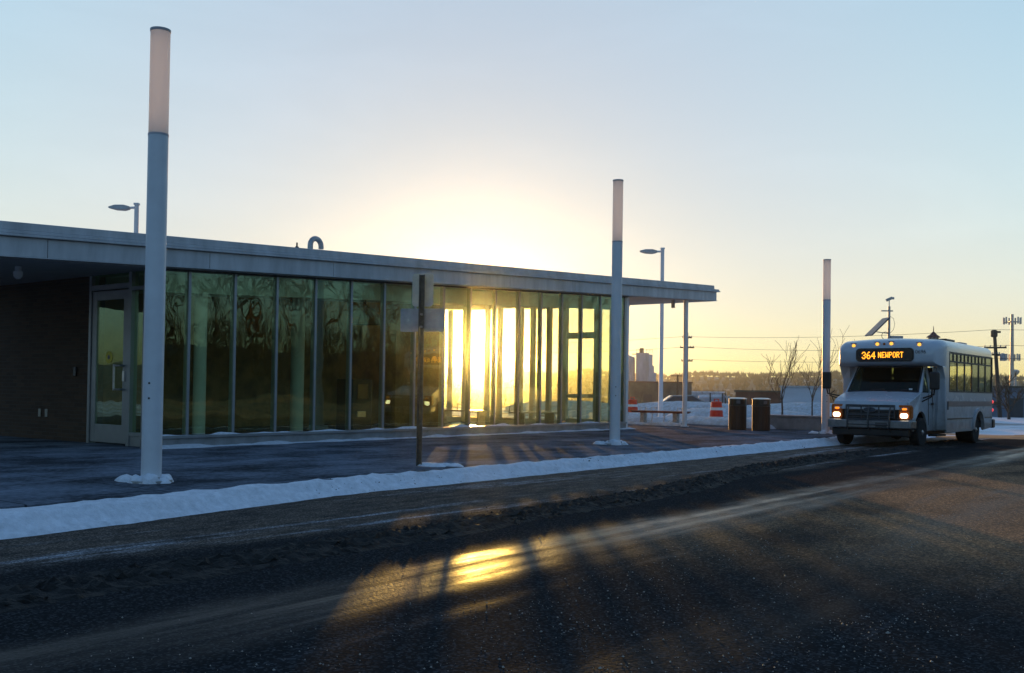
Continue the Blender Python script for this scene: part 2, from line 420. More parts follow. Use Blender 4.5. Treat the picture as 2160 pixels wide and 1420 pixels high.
def ground_mat():
    m = bpy.data.materials.new('snowy_ground'); m.use_nodes = True
    nt = m.node_tree; N = nt.nodes; L = nt.links
    b = N['Principled BSDF']; b.inputs['Roughness'].default_value = .85
    g = N.new('ShaderNodeNewGeometry')
    n = N.new('ShaderNodeTexNoise'); n.inputs['Scale'].default_value = .12; n.inputs['Detail'].default_value = 8; n.inputs['Roughness'].default_value = .65
    L.new(g.outputs['Position'], n.inputs[0])
    ln = N.new('ShaderNodeVectorMath'); ln.operation = 'LENGTH'; L.new(g.outputs['Position'], ln.inputs[0])
    far = N.new('ShaderNodeMapRange'); far.inputs[1].default_value = 95; far.inputs[2].default_value = 220; far.inputs[3].default_value = .02; far.inputs[4].default_value = -.18
    L.new(ln.outputs['Value'], far.inputs[0])
    ad = N.new('ShaderNodeMath'); ad.operation = 'ADD'; L.new(n.outputs['Fac'], ad.inputs[0]); L.new(far.outputs[0], ad.inputs[1])
    r = N.new('ShaderNodeMapRange'); r.inputs[1].default_value = .40; r.inputs[2].default_value = .52; L.new(ad.outputs[0], r.inputs[0])
    mx = N.new('ShaderNodeMix'); mx.data_type = 'RGBA'; mx.inputs[6].default_value = (.15,.095,.05,1); mx.inputs[7].default_value = (.76,.78,.82,1)
    L.new(r.outputs[0], mx.inputs[0]); L.new(mx.outputs[2], b.inputs['Base Color'])
    return m
M['ground'] = ground_mat()

# ------------------------------------------------------------------ camera
def make_camera():
    f = 2100; a = R(36.8); p = math.atan(36/2100); r = R(.86)
    H = Vector((math.cos(a), math.sin(a), 0)); Fh = Vector((-math.sin(a), math.cos(a), 0)); Z = Vector((0,0,1))
    F = Fh*math.cos(p)+Z*math.sin(p); V = -Fh*math.sin(p)+Z*math.cos(p)
    Rt = H*math.cos(r)+V*math.sin(r); U = -H*math.sin(r)+V*math.cos(r)
    cd = bpy.data.cameras.new('camera'); c = bpy.data.objects.new('camera', cd); COL.objects.link(c)
    m = Matrix((Rt, U, -F)).transposed().to_4x4(); m.translation = (0,0,1.25); c.matrix_world = m
    cd.sensor_width = 36; cd.lens = 35; cd.shift_y = 80/2160; cd.clip_end = 6000; cd.clip_start = .05
    S.camera = c
make_camera()

# ------------------------------------------------------------------ sky and sun
SUN_EL, SUN_AZ = R(2.8), R(-38.93)      # azimuth clockwise from +Y
SUN_DIR = Vector((math.sin(SUN_AZ)*math.cos(SUN_EL), math.cos(SUN_AZ)*math.cos(SUN_EL), math.sin(SUN_EL)))
def make_world():
    w = bpy.data.worlds.new('World'); S.world = w; w.use_nodes = True
    nt = w.node_tree; N = nt.nodes; L = nt.links
    bg = N['Background']
    sk = N.new('ShaderNodeTexSky'); sk.sky_type = 'NISHITA'; sk.sun_disc = False
    sk.sun_elevation = SUN_EL; sk.sun_rotation = SUN_AZ; sk.altitude = 100
    sk.air_density = 1.0; sk.dust_density = 1.0; sk.ozone_density = 3.1
    # film-like shoulder on the sky's brightness: 1 - exp(-k L)
    def vm(op, a, b=None):
        n = N.new('ShaderNodeVectorMath'); n.operation = op
        for i, v in enumerate((a, b)):
            if v is None: continue
            if hasattr(v, 'node'): L.new(v, n.inputs[i])
            else: n.inputs[i].default_value = v
        return n.outputs[0]
    def mt(op, a, b=0.0):
        n = N.new('ShaderNodeMath'); n.operation = op
        for i, v in enumerate((a, b)):
            if hasattr(v, 'node'): L.new(v, n.inputs[i])
            else: n.inputs[i].default_value = v
        return n.outputs[0]
    k = .15*.5*7.6
    tc = N.new('ShaderNodeTexCoord')
    def mrange(x, a, b, lo, hi):
        r = N.new('ShaderNodeMapRange'); r.interpolation_type = 'SMOOTHSTEP'
        for i, v in enumerate((a, b, lo, hi)): r.inputs[i+1].default_value = v
        L.new(x, r.inputs[0]); return r.outputs[0]
    dt = N.new('ShaderNodeVectorMath'); dt.operation = 'DOT_PRODUCT'
    nrm = vm('NORMALIZE', tc.outputs['Generated'])
    L.new(nrm, dt.inputs[0]); dt.inputs[1].default_value = SUN_DIR
    ang = mt('ARCCOSINE', mt('MINIMUM', dt.outputs['Value'], .9999999))
    sp = N.new('ShaderNodeSeparateColor'); L.new(sk.outputs[0], sp.inputs[0])
    cb = N.new('ShaderNodeCombineColor')
    wide = mrange(ang, R(8), R(36), .60, 1.42)
    for i, gain in enumerate((.96, 1.15, 1.22)):
        e = mt('POWER', math.e, mt('MULTIPLY', mt('MULTIPLY', sp.outputs[i], wide), -k*gain))
        L.new(mt('MULTIPLY', mt('SUBTRACT', 1.0, e), .97), cb.inputs[i])
    # the sun itself with its bright aureole in the thin winter haze
    def halo(width, amp, col):
        e = mt('POWER', math.e, mt('MULTIPLY', ang, -1/R(width)))
        return vm('SCALE', col) if False else (mt('MULTIPLY', e, amp), col)
    # a trace of high thin cloud
    mpc = N.new('ShaderNodeMapping'); mpc.inputs['Scale'].default_value = (2.2,2.2,9); mpc.inputs['Rotation'].default_value = (.12,.1,0); L.new(nrm, mpc.inputs[0])
    ncl = N.new('ShaderNodeTexNoise'); ncl.inputs['Scale'].default_value = 1.6; ncl.inputs['Detail'].default_value = 8; ncl.inputs['Roughness'].default_value = .62; ncl.inputs['Distortion'].default_value = .6; L.new(mpc.outputs[0], ncl.inputs[0])
    wisp = mrange(ncl.outputs['Fac'], .42, .78, 1.0, 1.045)
    # the sky is brightest round the sunset and falls off towards the east; yellow air low over the western horizon
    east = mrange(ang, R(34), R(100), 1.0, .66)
    sz = N.new('ShaderNodeSeparateXYZ'); L.new(nrm, sz.inputs[0])
    low = mt('POWER', math.e, mt('MULTIPLY', mt('ABSOLUTE', sz.outputs[2]), -1/.085))
    low = mt('MULTIPLY', low, mrange(ang, R(20), R(85), 1.0, .15))
    wm = N.new('ShaderNodeMix'); wm.data_type = 'RGBA'; wm.inputs[6].default_value = (1,1,1,1); wm.inputs[7].default_value = (1.10,.94,.56,1); L.new(low, wm.inputs[0])
    hs0 = N.new('ShaderNodeHueSaturation'); hs0.inputs['Saturation'].default_value = .84; L.new(cb.outputs[0], hs0.inputs['Color'])
    tot = vm('MULTIPLY', hs0.outputs[0], wm.outputs[2])
    ws = N.new('ShaderNodeVectorMath'); ws.operation = 'SCALE'; L.new(tot, ws.inputs[0]); L.new(wisp, ws.inputs['Scale']); tot = ws.outputs[0]
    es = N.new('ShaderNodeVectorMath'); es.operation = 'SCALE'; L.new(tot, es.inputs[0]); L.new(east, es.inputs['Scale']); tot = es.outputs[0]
    cm = N.new('ShaderNodeMix'); cm.data_type = 'RGBA'; cm.inputs[6].default_value = (1,1,1,1); cm.inputs[7].default_value = (.90,1.0,1.20,1); L.new(mrange(ang, R(38), R(80), 0.0, 1.0), cm.inputs[0])
    tot = vm('MULTIPLY', tot, cm.outputs[2])
    c2 = N.new('ShaderNodeMix'); c2.data_type = 'RGBA'; c2.inputs[6].default_value = (1,1,1,1); c2.inputs[7].default_value = (.965,1.0,1.06,1); L.new(mrange(ang, R(14), R(28), 1.0, 0.0), c2.inputs[0])
    tot = vm('MULTIPLY', tot, c2.outputs[2])
    hs = N.new('ShaderNodeHueSaturation'); L.new(mrange(ang, R(34), R(80), 1.0, 1.0), hs.inputs['Saturation']); L.new(tot, hs.inputs['Color']); tot = hs.outputs[0]
    for width, amp, col in ((.42, 90.0, (1,.80,.42)), (1.1, 2.6, (1,.80,.42)), (8.0, .05, (.95,.95,.9))):
        f, c = halo(width, amp, col)
        s = N.new('ShaderNodeVectorMath'); s.operation = 'SCALE'; s.inputs[0].default_value = c; L.new(f, s.inputs['Scale'])
        tot = vm('ADD', tot, s.outputs[0])
    tot2 = N.new('ShaderNodeVectorMath'); tot2.operation = 'SCALE'; tot2.inputs['Scale'].default_value = 1/.15; L.new(tot, tot2.inputs[0])
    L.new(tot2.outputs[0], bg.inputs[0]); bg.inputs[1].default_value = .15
    w.cycles.sampling_method = 'MANUAL'; w.cycles.sample_map_resolution = 2048
    ld = bpy.data.lights.new('sun_lamp', 'SUN'); ld.energy = 5.0; ld.angle = R(.53); ld.color = (1.0,.49,.15)
    lo = bpy.data.objects.new('sun_lamp', ld); COL.objects.link(lo)
    lo.rotation_euler = SUN_DIR.to_track_quat('Z', 'Y').to_euler()
make_world()
S.view_settings.view_transform = 'Standard'; S.view_settings.look = 'None'
S.view_settings.exposure = 0; S.view_settings.gamma = 1
S.cycles.use_denoising = True
S.cycles.max_bounces = 12; S.cycles.transparent_max_bounces = 24; S.cycles.glossy_bounces = 6
S.cycles.sample_clamp_indirect = 6
S.cycles.caustics_reflective = False

# ------------------------------------------------------------------ terrain
def fbm(x, y, o=4, s=7.1):
    return noise.fractal(Vector((x, y, s)), 1.0, 2.0, o)
def smooth(a, b, t):
    t = max(0, min(1, (t-a)/(b-a))); return t*t*(3-2*t)

def bank_polar(x, y):
    return math.hypot(x+31.2, y), math.degrees(math.atan2(x+31.2, y))
def ground_h(x, y):
    r = math.hypot(x, y)
    h = -.05
    ang = math.atan2(-x, y)              # from +Y towards -X
    # snow field north of the road, gently uneven
    h += smooth(36, 60, r)*.25*(fbm(x*.06, y*.06)+.1)
    h -= smooth(75, 170, r)*4.5
    # wooded hills on the horizon
    ridge = 20 + 4.0*fbm(ang*5.2, 3.3, 3) + 2.5*fbm(ang*17, 9.1, 3)
    h += smooth(420, 760, r)*ridge
    # bank beyond the turn of the road, seen only mirrored in the glass
    rr, az = bank_polar(x, y)
    k = smooth(31, 35, az)*smooth(95, 80, az)
    if k > 0:
        h += k*(.55*smooth(41, 55, rr) + 3.3*smooth(53, 70, rr) + .25*fbm(x*.3, y*.3)*smooth(42, 50, rr))
    return h

def terrain():
    mb = MB(); bm = mb.bm
    radii = [0,3,6,9]+[10+1.6*i for i in range(26)]+[54+5*i for i in range(14)]+[128+22*i for i in range(14)]+[440+28*i for i in range(18)]+[980]
    na = 288
    prev = None
    for r in radii:
        if r == 0:
            prev = [bm.verts.new((0,0,ground_h(0,0)))]; continue
        ring = [bm.verts.new((r*math.sin(2*PI*k/na), r*math.cos(2*PI*k/na), ground_h(r*math.sin(2*PI*k/na), r*math.cos(2*PI*k/na)))) for k in range(na)]
        for k in range(na):
            if len(prev) == 1: bm.faces.new((prev[0], ring[(k+1)%na], ring[k]))
            else: bm.faces.new((prev[k], prev[(k+1)%na], ring[(k+1)%na], ring[k]))
        prev = ring
    o = mb.build('ground', M['ground'], smooth=True)
    o.data.materials.append(M['dry_grass']); o.data.materials.append(M['leaf_litter'])
    for p in o.data.polygons:
        c = p.center
        rr, az = bank_polar(c.x, c.y)
        if 32 < az < 95 and 41 < rr < 120: p.material_index = 1 if rr < 55 else 2
    tag(o, kind='structure')
terrain()

def road_z(x, y):
    # cambered lane with shallow wheel ruts, falling to the kerb
    z = 0.0
    z += -.016*smooth(-5.2, -8.6, x)
    z += .006*fbm(x*.35, y*.12, 2)
    return z
def road():
    mb = MB(); bm = mb.bm
    xs = [-9.3+.2*i for i in range(92)]
    ys = [-30,-22,-16,-12,-9,-6,-4,-2.5,-1.2]+[.3*i for i in range(70)]+[21+.8*i for i in range(17)]
    grid = {}
    for j, y in enumerate(ys):
        for i, x in enumerate(xs):
            yy = y
            # the road swings away to the right beyond the stop
            if y > 26:
                yy = 26+(y-26)*(1.05+.012*(x+8))
            grid[i,j] = bm.verts.new((x, yy, road_z(x, y)))
    for j in range(len(ys)-1):
        for i in range(len(xs)-1):
            bm.faces.new((grid[i,j], grid[i+1,j], grid[i+1,j+1], grid[i,j+1]))
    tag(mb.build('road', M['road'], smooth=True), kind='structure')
road()

def platform():
    mb = MB()
    mb.box(-34, -9.0, -14, 10.0, -.2, .15)
    mb.box(-34, -9.0, 10.0, 33.6, -.2, .15)
    o = MB()
    o.prism([(-34,-14),(-9.0,-14),(-9.0,24),(-8.95,27),(-8.7,30),(-8.3,31.6),(-9.4,33.4),(-12,33.9),(-34,33.9)], -.2, .15, 'z')
    mb.bm.free()
    tag(o.build('pavement', M['platform'], bevel=.02), kind='structure')
platform()

def curb_snow():
    mb = MB(); bm = mb.bm
    prof = [(-9.10,.150),(-9.06,.156),(-9.01,.160),(-8.97,.145),(-8.93,.110),(-8.88,.070),(-8.83,.035),(-8.76,.010),(-8.70,-.03)]
    rows = []
    n = 330
    for j in range(n+1):
        y = -8+42*j/n
        sh = .05*fbm(y*.25, 1.2, 2) + .62*smooth(9.5, 2.5, y) + smooth(24, 31.5, y)*.50
        row = []
        for i, (x, z) in enumerate(prof):
            w = .5+.5*i/8
            e = .035*fbm(y*1.7, i*.33, 4)+.020*fbm(y*7, i*.9, 3)
            zz = z + (.022*fbm(y*2.3, i*.7+5, 4)+.020*fbm(y*13, i*2.0, 3) if 0 < i < 8 else -.012)
            if i == 0: zz = .142
            near = .30*smooth(9, 3, y)
            row.append(bm.verts.new((x + near*(1-i/8) + (sh if i > 2 else sh*.25 if i else .0)*w + e, y, zz)))
        rows.append(row)
    for a, b in zip(rows, rows[1:]):
        for i in range(len(prof)-1):
            bm.faces.new((a[i], a[i+1], b[i+1], b[i]))
    tag(mb.build('kerb_snow', M['snow'], smooth=True), kind='stuff')
curb_snow()

def kerb_grit():
    mb = MB()
    for k in range(420):
        y = rnd.uniform(1.5, 24); f = rnd.random()**.6
        sh = .62*smooth(9.5, 2.5, y); near = .30*smooth(9, 3, y)
        x0 = -9.08+near; x1 = -8.74+sh
        x = x0+(x1-x0)*f
        z = .150*(1-smooth(.15, 1.0, f))
        clod(mb, x, y, z, rnd.uniform(.004, .010) if rnd.random() < .92 else rnd.uniform(.010, .022))
    tag(mb.build('kerb_grit', M['slush']), kind='stuff')

def ridge_x(y):
    return -5.85 - .1*smooth(8, 3, y)*0 - smooth(7, 20, y)*1.1 + smooth(20, 27, y)*.15 + .12*fbm(y*.3, 4.4, 2)
def slush_ridge():
    mb = MB(); bm = mb.bm
    n = 900; cols = 21
    rows = []
    for j in range(n+1):
        y = -4+36*j/n
        cx = ridge_x(y); w = .34+.08*fbm(y*.6, 2.2, 2)
        row = []
        for i in range(cols):
            t = -1+2*i/(cols-1)
            hump = max(0, 1-t*t)**.8
            z = hump*(.040+.014*smooth(6, 14, y)+.020*fbm(y*1.3, i*.28, 4)+.065*abs(fbm(y*11, i*1.3+3, 3))) - .012
            row.append(bm.verts.new((cx+t*w+.05*fbm(y*4, i*.5, 3), y, z)))
        rows.append(row)
    for a, b in zip(rows, rows[1:]):
        for i in range(cols-1):
            bm.faces.new((a[i], a[i+1], b[i+1], b[i]))
    # loose clods
    for k in range(1500):
        y = rnd.uniform(-2, 30); x = ridge_x(y)+rnd.gauss(0, .33)
        s = rnd.uniform(.006, .022) if abs(x-ridge_x(y)) < .35 else rnd.uniform(.004, .011)
        z = .02 if abs(x-ridge_x(y)) < .3 else s*.3
        clod(mb, x, y, z+s*.4, s)
    tag(mb.build('slush_ridge', M['slush']), kind='stuff')
def clod(mb, x, y, z, s):
    v = [Vector((rnd.uniform(.6,1.2)*a, rnd.uniform(.6,1.2)*b, rnd.uniform(.5,1.0)*c))*s for a, b, c in ((1,0,0),(0,1,0),(-1,0,0),(0,-1,0),(0,0,1),(0,0,-.6))]
    a = rnd.uniform(0, PI); ca, sa = math.cos(a), math.sin(a)
    v = [(x+p.x*ca-p.y*sa, y+p.x*sa+p.y*ca, z+p.z) for p in v]
    mb.faces(v, [(0,1,4),(1,2,4),(2,3,4),(3,0,4),(1,0,5),(2,1,5),(3,2,5),(0,3,5)])
kerb_grit()
slush_ridge()

def road_salt():
    mb = MB()
    for k in range(120000):
        y = 2.0 + 21*rnd.random()**1.25
        x = rnd.uniform(-5.0, 6.5)
        d = fbm(x*.45, y*.16, 3)+fbm(x*1.6, y*.5, 2)*.5
        right = smooth(-4.4, -1.6, x-.12*(y-6))*(.35+.65*smooth(3, 9, y))
        if rnd.random() > .010+.75*right*smooth(.0, .6, d)+.07*right: continue
        s = min(.014, rnd.lognormvariate(-5.55, .38))
        clod(mb, x, y, road_z(x, y)+s*.45, s)
    tag(mb.build('road_salt', M['salt']), kind='stuff')
road_salt()

def mound(mb, cx, cy, z0, rx, ry, h, n=22, seed=0):
    bm = mb.bm; rows = []
    for j in range(8):
        t = j/7; rr = math.cos(t*PI/2)**.8 if t < 1 else 0
        row = []
        for k in range(n):
            a = 2*PI*k/n
            q = 1+.22*fbm(math.cos(a)*1.4+seed, math.sin(a)*1.4+t, 3)
            zz = z0-.06+(h+.06)*math.sin(t*PI/2)*(1+.18*fbm(math.cos(a)*2*rr+seed*1.7, math.sin(a)*2*rr, 3))
            row.append(bm.verts.new((cx+rx*rr*q*math.cos(a), cy+ry*rr*q*math.sin(a), zz)))
        rows.append(row)
    for a, b in zip(rows, rows[1:]):
        for k in range(n): bm.faces.new((a[k], a[(k+1)%n], b[(k+1)%n], b[k]))
    bm.faces.new(rows[-1])

# ------------------------------------------------------------------ the station
GX = -15.6                                  # glass wall
def slope(c): return lambda y: c+.0545*(y-10.94)
def station():
    org = (GX, 10.1, .15)
    st = empty('bus_station', org, 0, 'long low bus station with a rising white roof, glass front and dark brick end wall', 'building')
    B = lambda mb, name, m, par=st, **k: mb.build(name, m, par, org=org if par is st or True else org, **k)
    # roof: fascia of stepped white metal, rising to the right
    y0, y1 = -4.0, 32.45
    rb = MB()
    rb.sbox(-23.0, -15.38, y0, y1, slope(3.42), slope(3.90))
    roof = B(rb, 'roof', M['fascia'])
    def rpart(name, m, *boxes, bevel=.008):
        mb = MB()
        for b in boxes: mb.sbox(*b)
        return mb.build(name, m, roof, org=org, bevel=bevel)
    pan = [(-15.40, -15.33, y0+3.045*k, y0+3.045*k+3.035, slope(3.40), slope(3.70)) for k in range(12)]
    rpart('fascia', M['fascia'], *pan, (-23.0, -15.40, y1, y1+.05, slope(3.40), slope(3.70)))
    rpart('gutter', M['fascia'], (-15.40, -15.26, y0, y1+.24, slope(3.705), slope(3.745)), (-15.40, -15.29, y0, y1+.21, slope(3.75), slope(3.80)),
          (-23.0, -15.40, y1, y1+.22, slope(3.705), slope(3.80)))
    rpart('roof_edge', M['fascia'], (-15.44, -15.33, y0, y1-.12, slope(3.805), slope(3.93)))
    rpart('drip_edge', M['fascia'], (-15.44, -15.31, y0, y1+.12, slope(3.385), slope(3.399)), (-23.0, -15.44, y1, y1+.12, slope(3.385), slope(3.399)), bevel=0)
    # soffit / ceiling under the roof
    sb = MB(); sb.sbox(-22.9, -15.45, y0, y1-.02, slope(3.375), slope(3.415)); B(sb, 'soffit', M['soffit'])
    # glass front: 16 bays
    ys = [10.17]+[10.98+1.013*i for i in range(16)]
    ys[-1] = 26.62
    ftop = slope(3.36)
    for i in range(len(ys)-1):
        a, b = ys[i], ys[i+1]
        pb = MB(); pb.sbox(GX-.006, GX+.006, a+.028, b-.028, lambda y: .40, slope(3.33))
        B(pb, 'window_pane', M['glass_station'])
    for i, y in enumerate(ys):
        mb = MB(); w = .028 if 0 < i < len(ys)-1 else .06
        mb.sbox(GX-.09, GX+.035, y-w, y+w, lambda y: .37, slope(3.345)); B(mb, 'mullion', M['mullion'], bevel=.004)
    mb = MB(); mb.sbox(GX-.09, GX+.045, 10.12, 26.70, slope(3.347), slope(3.385)); B(mb, 'head_rail', M['dark_frame'])
    mb = MB(); mb.box(GX-.10, GX+.07, 10.11, 26.72, .315, .37); B(mb, 'sill', M['mullion'], bevel=.008)
    mb = MB(); mb.box(GX-.10, GX+.03, 10.11, 26.72, .12, .313); B(mb, 'plinth', M['concrete'])
    # near end wall: brick, glazed door, sidelight
    wy = 10.44
    fz = 3.30
    mb = MB(); mb.box(-30, -17.92, wy, wy+.28, .10, slope(3.374)(wy)); wall = B(mb, 'brick_wall', M['brick'])
    for x in (-19.73, -19.47):
        mb = MB(); mb.box(x-.045, x+.045, wy-.022, wy-.001, .60, .76); mb.build('outlet_cover', M['outlet'], wall, org=org, bevel=.006)
    mb = MB(); mb.box(-18.47, -18.37, wy-.035, wy-.001, 1.42, 1.60); mb.build('card_reader', M['black'], wall, org=org, bevel=.01)
    mb = MB()
    for x0, x1 in ((-17.92,-17.84),(-16.60,-16.50),(-15.72,-15.66)): mb.sbox(x0, x1, wy-.05, wy+.10, lambda y: .14, slope(3.374))
    mb.box(-17.84, -16.60, wy-.048, wy+.098, 3.05, 3.15); mb.box(-16.50, -15.72, wy-.048, wy+.098, 3.0, 3.07)
    mb.box(-16.50, -15.72, wy-.048, wy+.098, .33, .40); mb.box(-17.84, -16.60, wy-.046, wy+.096, 3.35, 3.38)
    fr = B(mb, 'door_frame', M['mullion'], bevel=.006)
    for name, x0, x1, z0, z1 in (('transom_pane', -17.84, -16.60, 3.15, 3.35), ('sidelight', -16.50, -15.72, .40, 3.0), ('sidelight', -16.50, -15.72, 3.07, 3.36)):
        mb = MB(); mb.box(x0, x1, wy+.02, wy+.032, z0, z1); mb.build(name, M['glass_station'], fr, org=org)
    mb = MB(); mb.box(-16.50, -15.72, wy-.03, wy+.08, .15, .33); mb.build('kick_panel', M['mullion'], fr, org=org)
    # the door: rails and stiles round one tall pane
    mb = MB()
    dx0, dx1 = -17.82, -16.62
    mb.box(dx0, dx0+.15, wy-.03, wy+.02, .18, 3.03); mb.box(dx1-.15, dx1, wy-.03, wy+.02, .18, 3.03)
    mb.box(dx0+.15, dx1-.15, wy-.028, wy+.018, .18, .52); mb.box(dx0+.15, dx1-.15, wy-.028, wy+.018, 2.86, 3.03)
    door = B(mb, 'door', M['mullion'], bevel=.005)
    mb = MB(); mb.box(dx0+.15, dx1-.15, wy-.01, wy, .52, 2.86); mb.build('door_glass', M['glass_station'], door, org=org)
    mb = MB(); xh = dx1-.10
    mb.tube([(xh,wy-.03,1.18),(xh,wy-.11,1.18),(xh-.2,wy-.11,1.18)], .018, 8); mb.tube([(xh,wy-.03,1.62),(xh,wy-.11,1.62),(xh-.2,wy-.11,1.62)], .018, 8)
    mb.tube([(xh-.2,wy-.11,1.16),(xh-.2,wy-.11,1.64)], .022, 8); mb.box(xh-.03, xh+.04, wy-.05, wy-.031, 1.33, 1.52)
    mb.build('door_handle', M['steel'], door, org=org, smooth='auto')
    mb = MB(); mb.lathe([(.0001,-.014),(.115,-.014),(.115,-.011)], (-17.26,wy,1.78), 28, 'y'); ds = mb.build('door_sticker', M['yellow'], door, org=org)
    mb = MB(); mb.lathe([(.0001,-.018),(.042,-.018),(.042,-.0145)], (-17.26,wy,1.78), 24, 'y'); mb.build('sticker_symbol', M['led_board'], ds, org=org)
    # far end wall: white posts, glazed, a door with a deep transom bar
    ey = 26.62
    for k, x in enumerate((-21.94, -20.95, -20.42, -19.55, -19.05, -18.40, -17.80, -16.55, -16.02)):
        wd = .075 if k not in (6, 7) else .11
        mb = MB(); mb.box(x-wd, x+wd, ey-.10, ey+.05, .36, slope(3.30)(ey)); B(mb, 'end_post', M['white_metal'], bevel=.006)
    mb = MB(); mb.box(-22.0, GX-.12, ey-.08, ey+.04, slope(3.18)(ey), slope(3.37)(ey)); B(mb, 'end_header', M['soffit'])
    mb = MB(); mb.box(-22.0, -17.92, ey-.09, ey+.045, .12, .36); mb.box(-16.43, GX-.12, ey-.09, ey+.045, .12, .36); B(mb, 'end_sill', M['white_metal'])
    mb = MB(); mb.box(-17.69, -16.66, ey-.08, ey+.04, 2.96, 3.16); mb.box(-17.69, -16.66, ey-.06, ey+.02, .17, .42); mb.box(-17.27, -17.17, ey-.06, ey+.02, .42, 2.96)
    mb.box(-17.69, -16.66, ey-.05, ey+.01, 1.08, 1.20); B(mb, 'end_door', M['white_metal'], bevel=.005)
    mb = MB(); mb.box(-21.93, -15.72, ey-.02, ey-.01, .36, slope(3.18)(ey)); B(mb, 'end_glass', M['glass_clear'])
    # corner post outside the glass, catching the low sun
    mb = MB(); mb.sbox(GX-.16, GX-.02, 26.74, 26.92, lambda y: .13, slope(3.374)); B(mb, 'corner_post', M['white_metal'], bevel=.008)
    # rear wall: masonry, last bay glazed
    mb = MB(); mb.sbox(-22.25, -22.0, 10.73, 25.55, lambda y: .12, slope(3.374)); B(mb, 'rear_wall', M['inside_wall'])
    mb = MB(); mb.sbox(-22.12, -22.10, 25.55, 26.5, lambda y: .36, slope(3.2)); B(mb, 'rear_glass', M['glass_clear'])
    mb = MB(); mb.box(-22.2, -22.0, 25.551, 26.55, .12, .36); mb.box(-22.2, -22.02, 25.97, 26.05, .36, 4.0); mb.sbox(-22.2, -22.0, 25.551, 26.55, slope(3.2), slope(3.372)); B(mb, 'rear_frame', M['white_metal'])
    mb = MB(); mb.box(-30, -22.25, 10.73, 12.5, .12, 3.4); B(mb, 'service_room', M['brick'])
    # inside
    mb = MB(); mb.box(-22.0, GX-.11, 10.75, 26.5, .145, .19); B(mb, 'floor_slab', M['inside_floor'])
    mb = MB(); mb.sbox(-21.9, GX-.12, 10.75, 26.4, slope(3.335), slope(3.37)); B(mb, 'ceiling_panel', M['ceiling'])
    mb = MB(); z1 = slope(3.33)(16.1); mb.lathe([(.16,.19),(.16,z1)], (-18.5,16.1,0), 20); B(mb, 'inner_column', M['white_metal'], smooth='auto')
    mb = MB(); mb.lathe([(.12,.19),(.12,slope(3.33)(11.75))], (-16.3,11.75,0), 20); B(mb, 'inner_column', M['white_metal'], smooth='auto')
    mb = MB(); mb.box(-20.5, -20.1, 21.2, 23.4, .19, 3.2); B(mb, 'partition', M['inside_wall'])
    mb = MB(); mb.sbox(GX-.42, GX-.38, 10.75, 26.4, slope(2.98), slope(3.33)); B(mb, 'daylight_board', M['ceiling'])  # white board added behind the glass to catch daylight as a pale band
    # canopy post
    mb = MB(); yc = 30.55; mb.lathe([(.078,.13),(.078,slope(3.38)(yc))], (-15.52,yc,0), 18); mb.lathe([(.14,.13),(.14,.17)], (-15.52,yc,0), 18); B(mb, 'canopy_post', M['white_metal'], smooth='auto')
    # soffit fittings
    mb = MB(); zz = slope(3.37)(27.8); mb.lathe([(.02,zz-.02),(.02,zz-.12),(.06,zz-.13),(.06,zz-.22),(.02,zz-.26)], (-16.3,28.0,0), 12); B(mb, 'soffit_lamp', M['cap'], smooth='auto')
    mb = MB(); zz = slope(3.37)(30.3); mb.box(-15.9, -15.8, 30.2, 30.3, zz-.26, zz+.0); B(mb, 'soffit_speaker', M['cap'], bevel=.01)
    mb = MB(); zz = slope(3.372)(8.4); mb.lathe([(.05,zz),(.05,zz-.08),(.075,zz-.09),(.07,zz-.17),(.03,zz-.215)], (-16.7,8.4,0), 16); B(mb, 'dome_camera', M['white_metal'], smooth='auto')
    # roof vents
    mb = MB(); c = (-18.0, 16.16); zt = 4.77; pts = [(c[0],c[1]-.17,4.15),(c[0],c[1]-.17,4.62)]
    for k in range(9): a = PI-PI*k/8; pts.append((c[0], c[1]+.17*math.cos(a), 4.66+.17*math.sin(a)))
    pts.append((c[0],c[1]+.17,4.60))
    mb.tube(pts, .065, 12); B(mb, 'vent_pipe', M['galv'], smooth='auto')
    mb = MB(); mb.lathe([(.05,4.1),(.05,4.55),(.02,4.58),(.02,4.66)], (-18.0,15.58,0), 10); B(mb, 'roof_vent', M['black'], smooth='auto')
    # snow drifted against the plinth is part of the setting
    sm = MB(); bm = sm.bm; rows = []
    for j in range(260):
        y = 10.1+16.8*j/259; q = max(0, .2+fbm(y*.8, 3.1, 3)); row = []
        for x, z in ((GX+.03,.045),(GX+.10,.04),(GX+.2,.018),(GX+.32,-.01)):
            row.append(bm.verts.new((GX+(x-GX)*(.6+q), y, .15+z*(.4+1.6*q)+.006*fbm(y*8, x*9, 2))))
        rows.append(row)
    for a, b in zip(rows, rows[1:]):
        for i in range(3): bm.faces.new((a[i], a[i+1], b[i+1], b[i]))
    tag(sm.build('wall_foot_snow', M['snow'], smooth=True), kind='stuff')
    sm = MB(); bm = sm.bm; rows = []
    for j in range(260):
        y = 10.4+16.2*j/259; q = max(0, fbm(y*1.1, 7.7, 3)+.1)
        rows.append([bm.verts.new((GX+x, y, .369+z*q)) for x, z in ((.036,.07),(.05,.075),(.066,.03),(.071,-.01))])
    for a, b in zip(rows, rows[1:]):
        for i in range(3): bm.faces.new((a[i], a[i+1], b[i+1], b[i]))
    tag(sm.build('sill_snow', M['snow'], smooth=True), kind='stuff')
station()

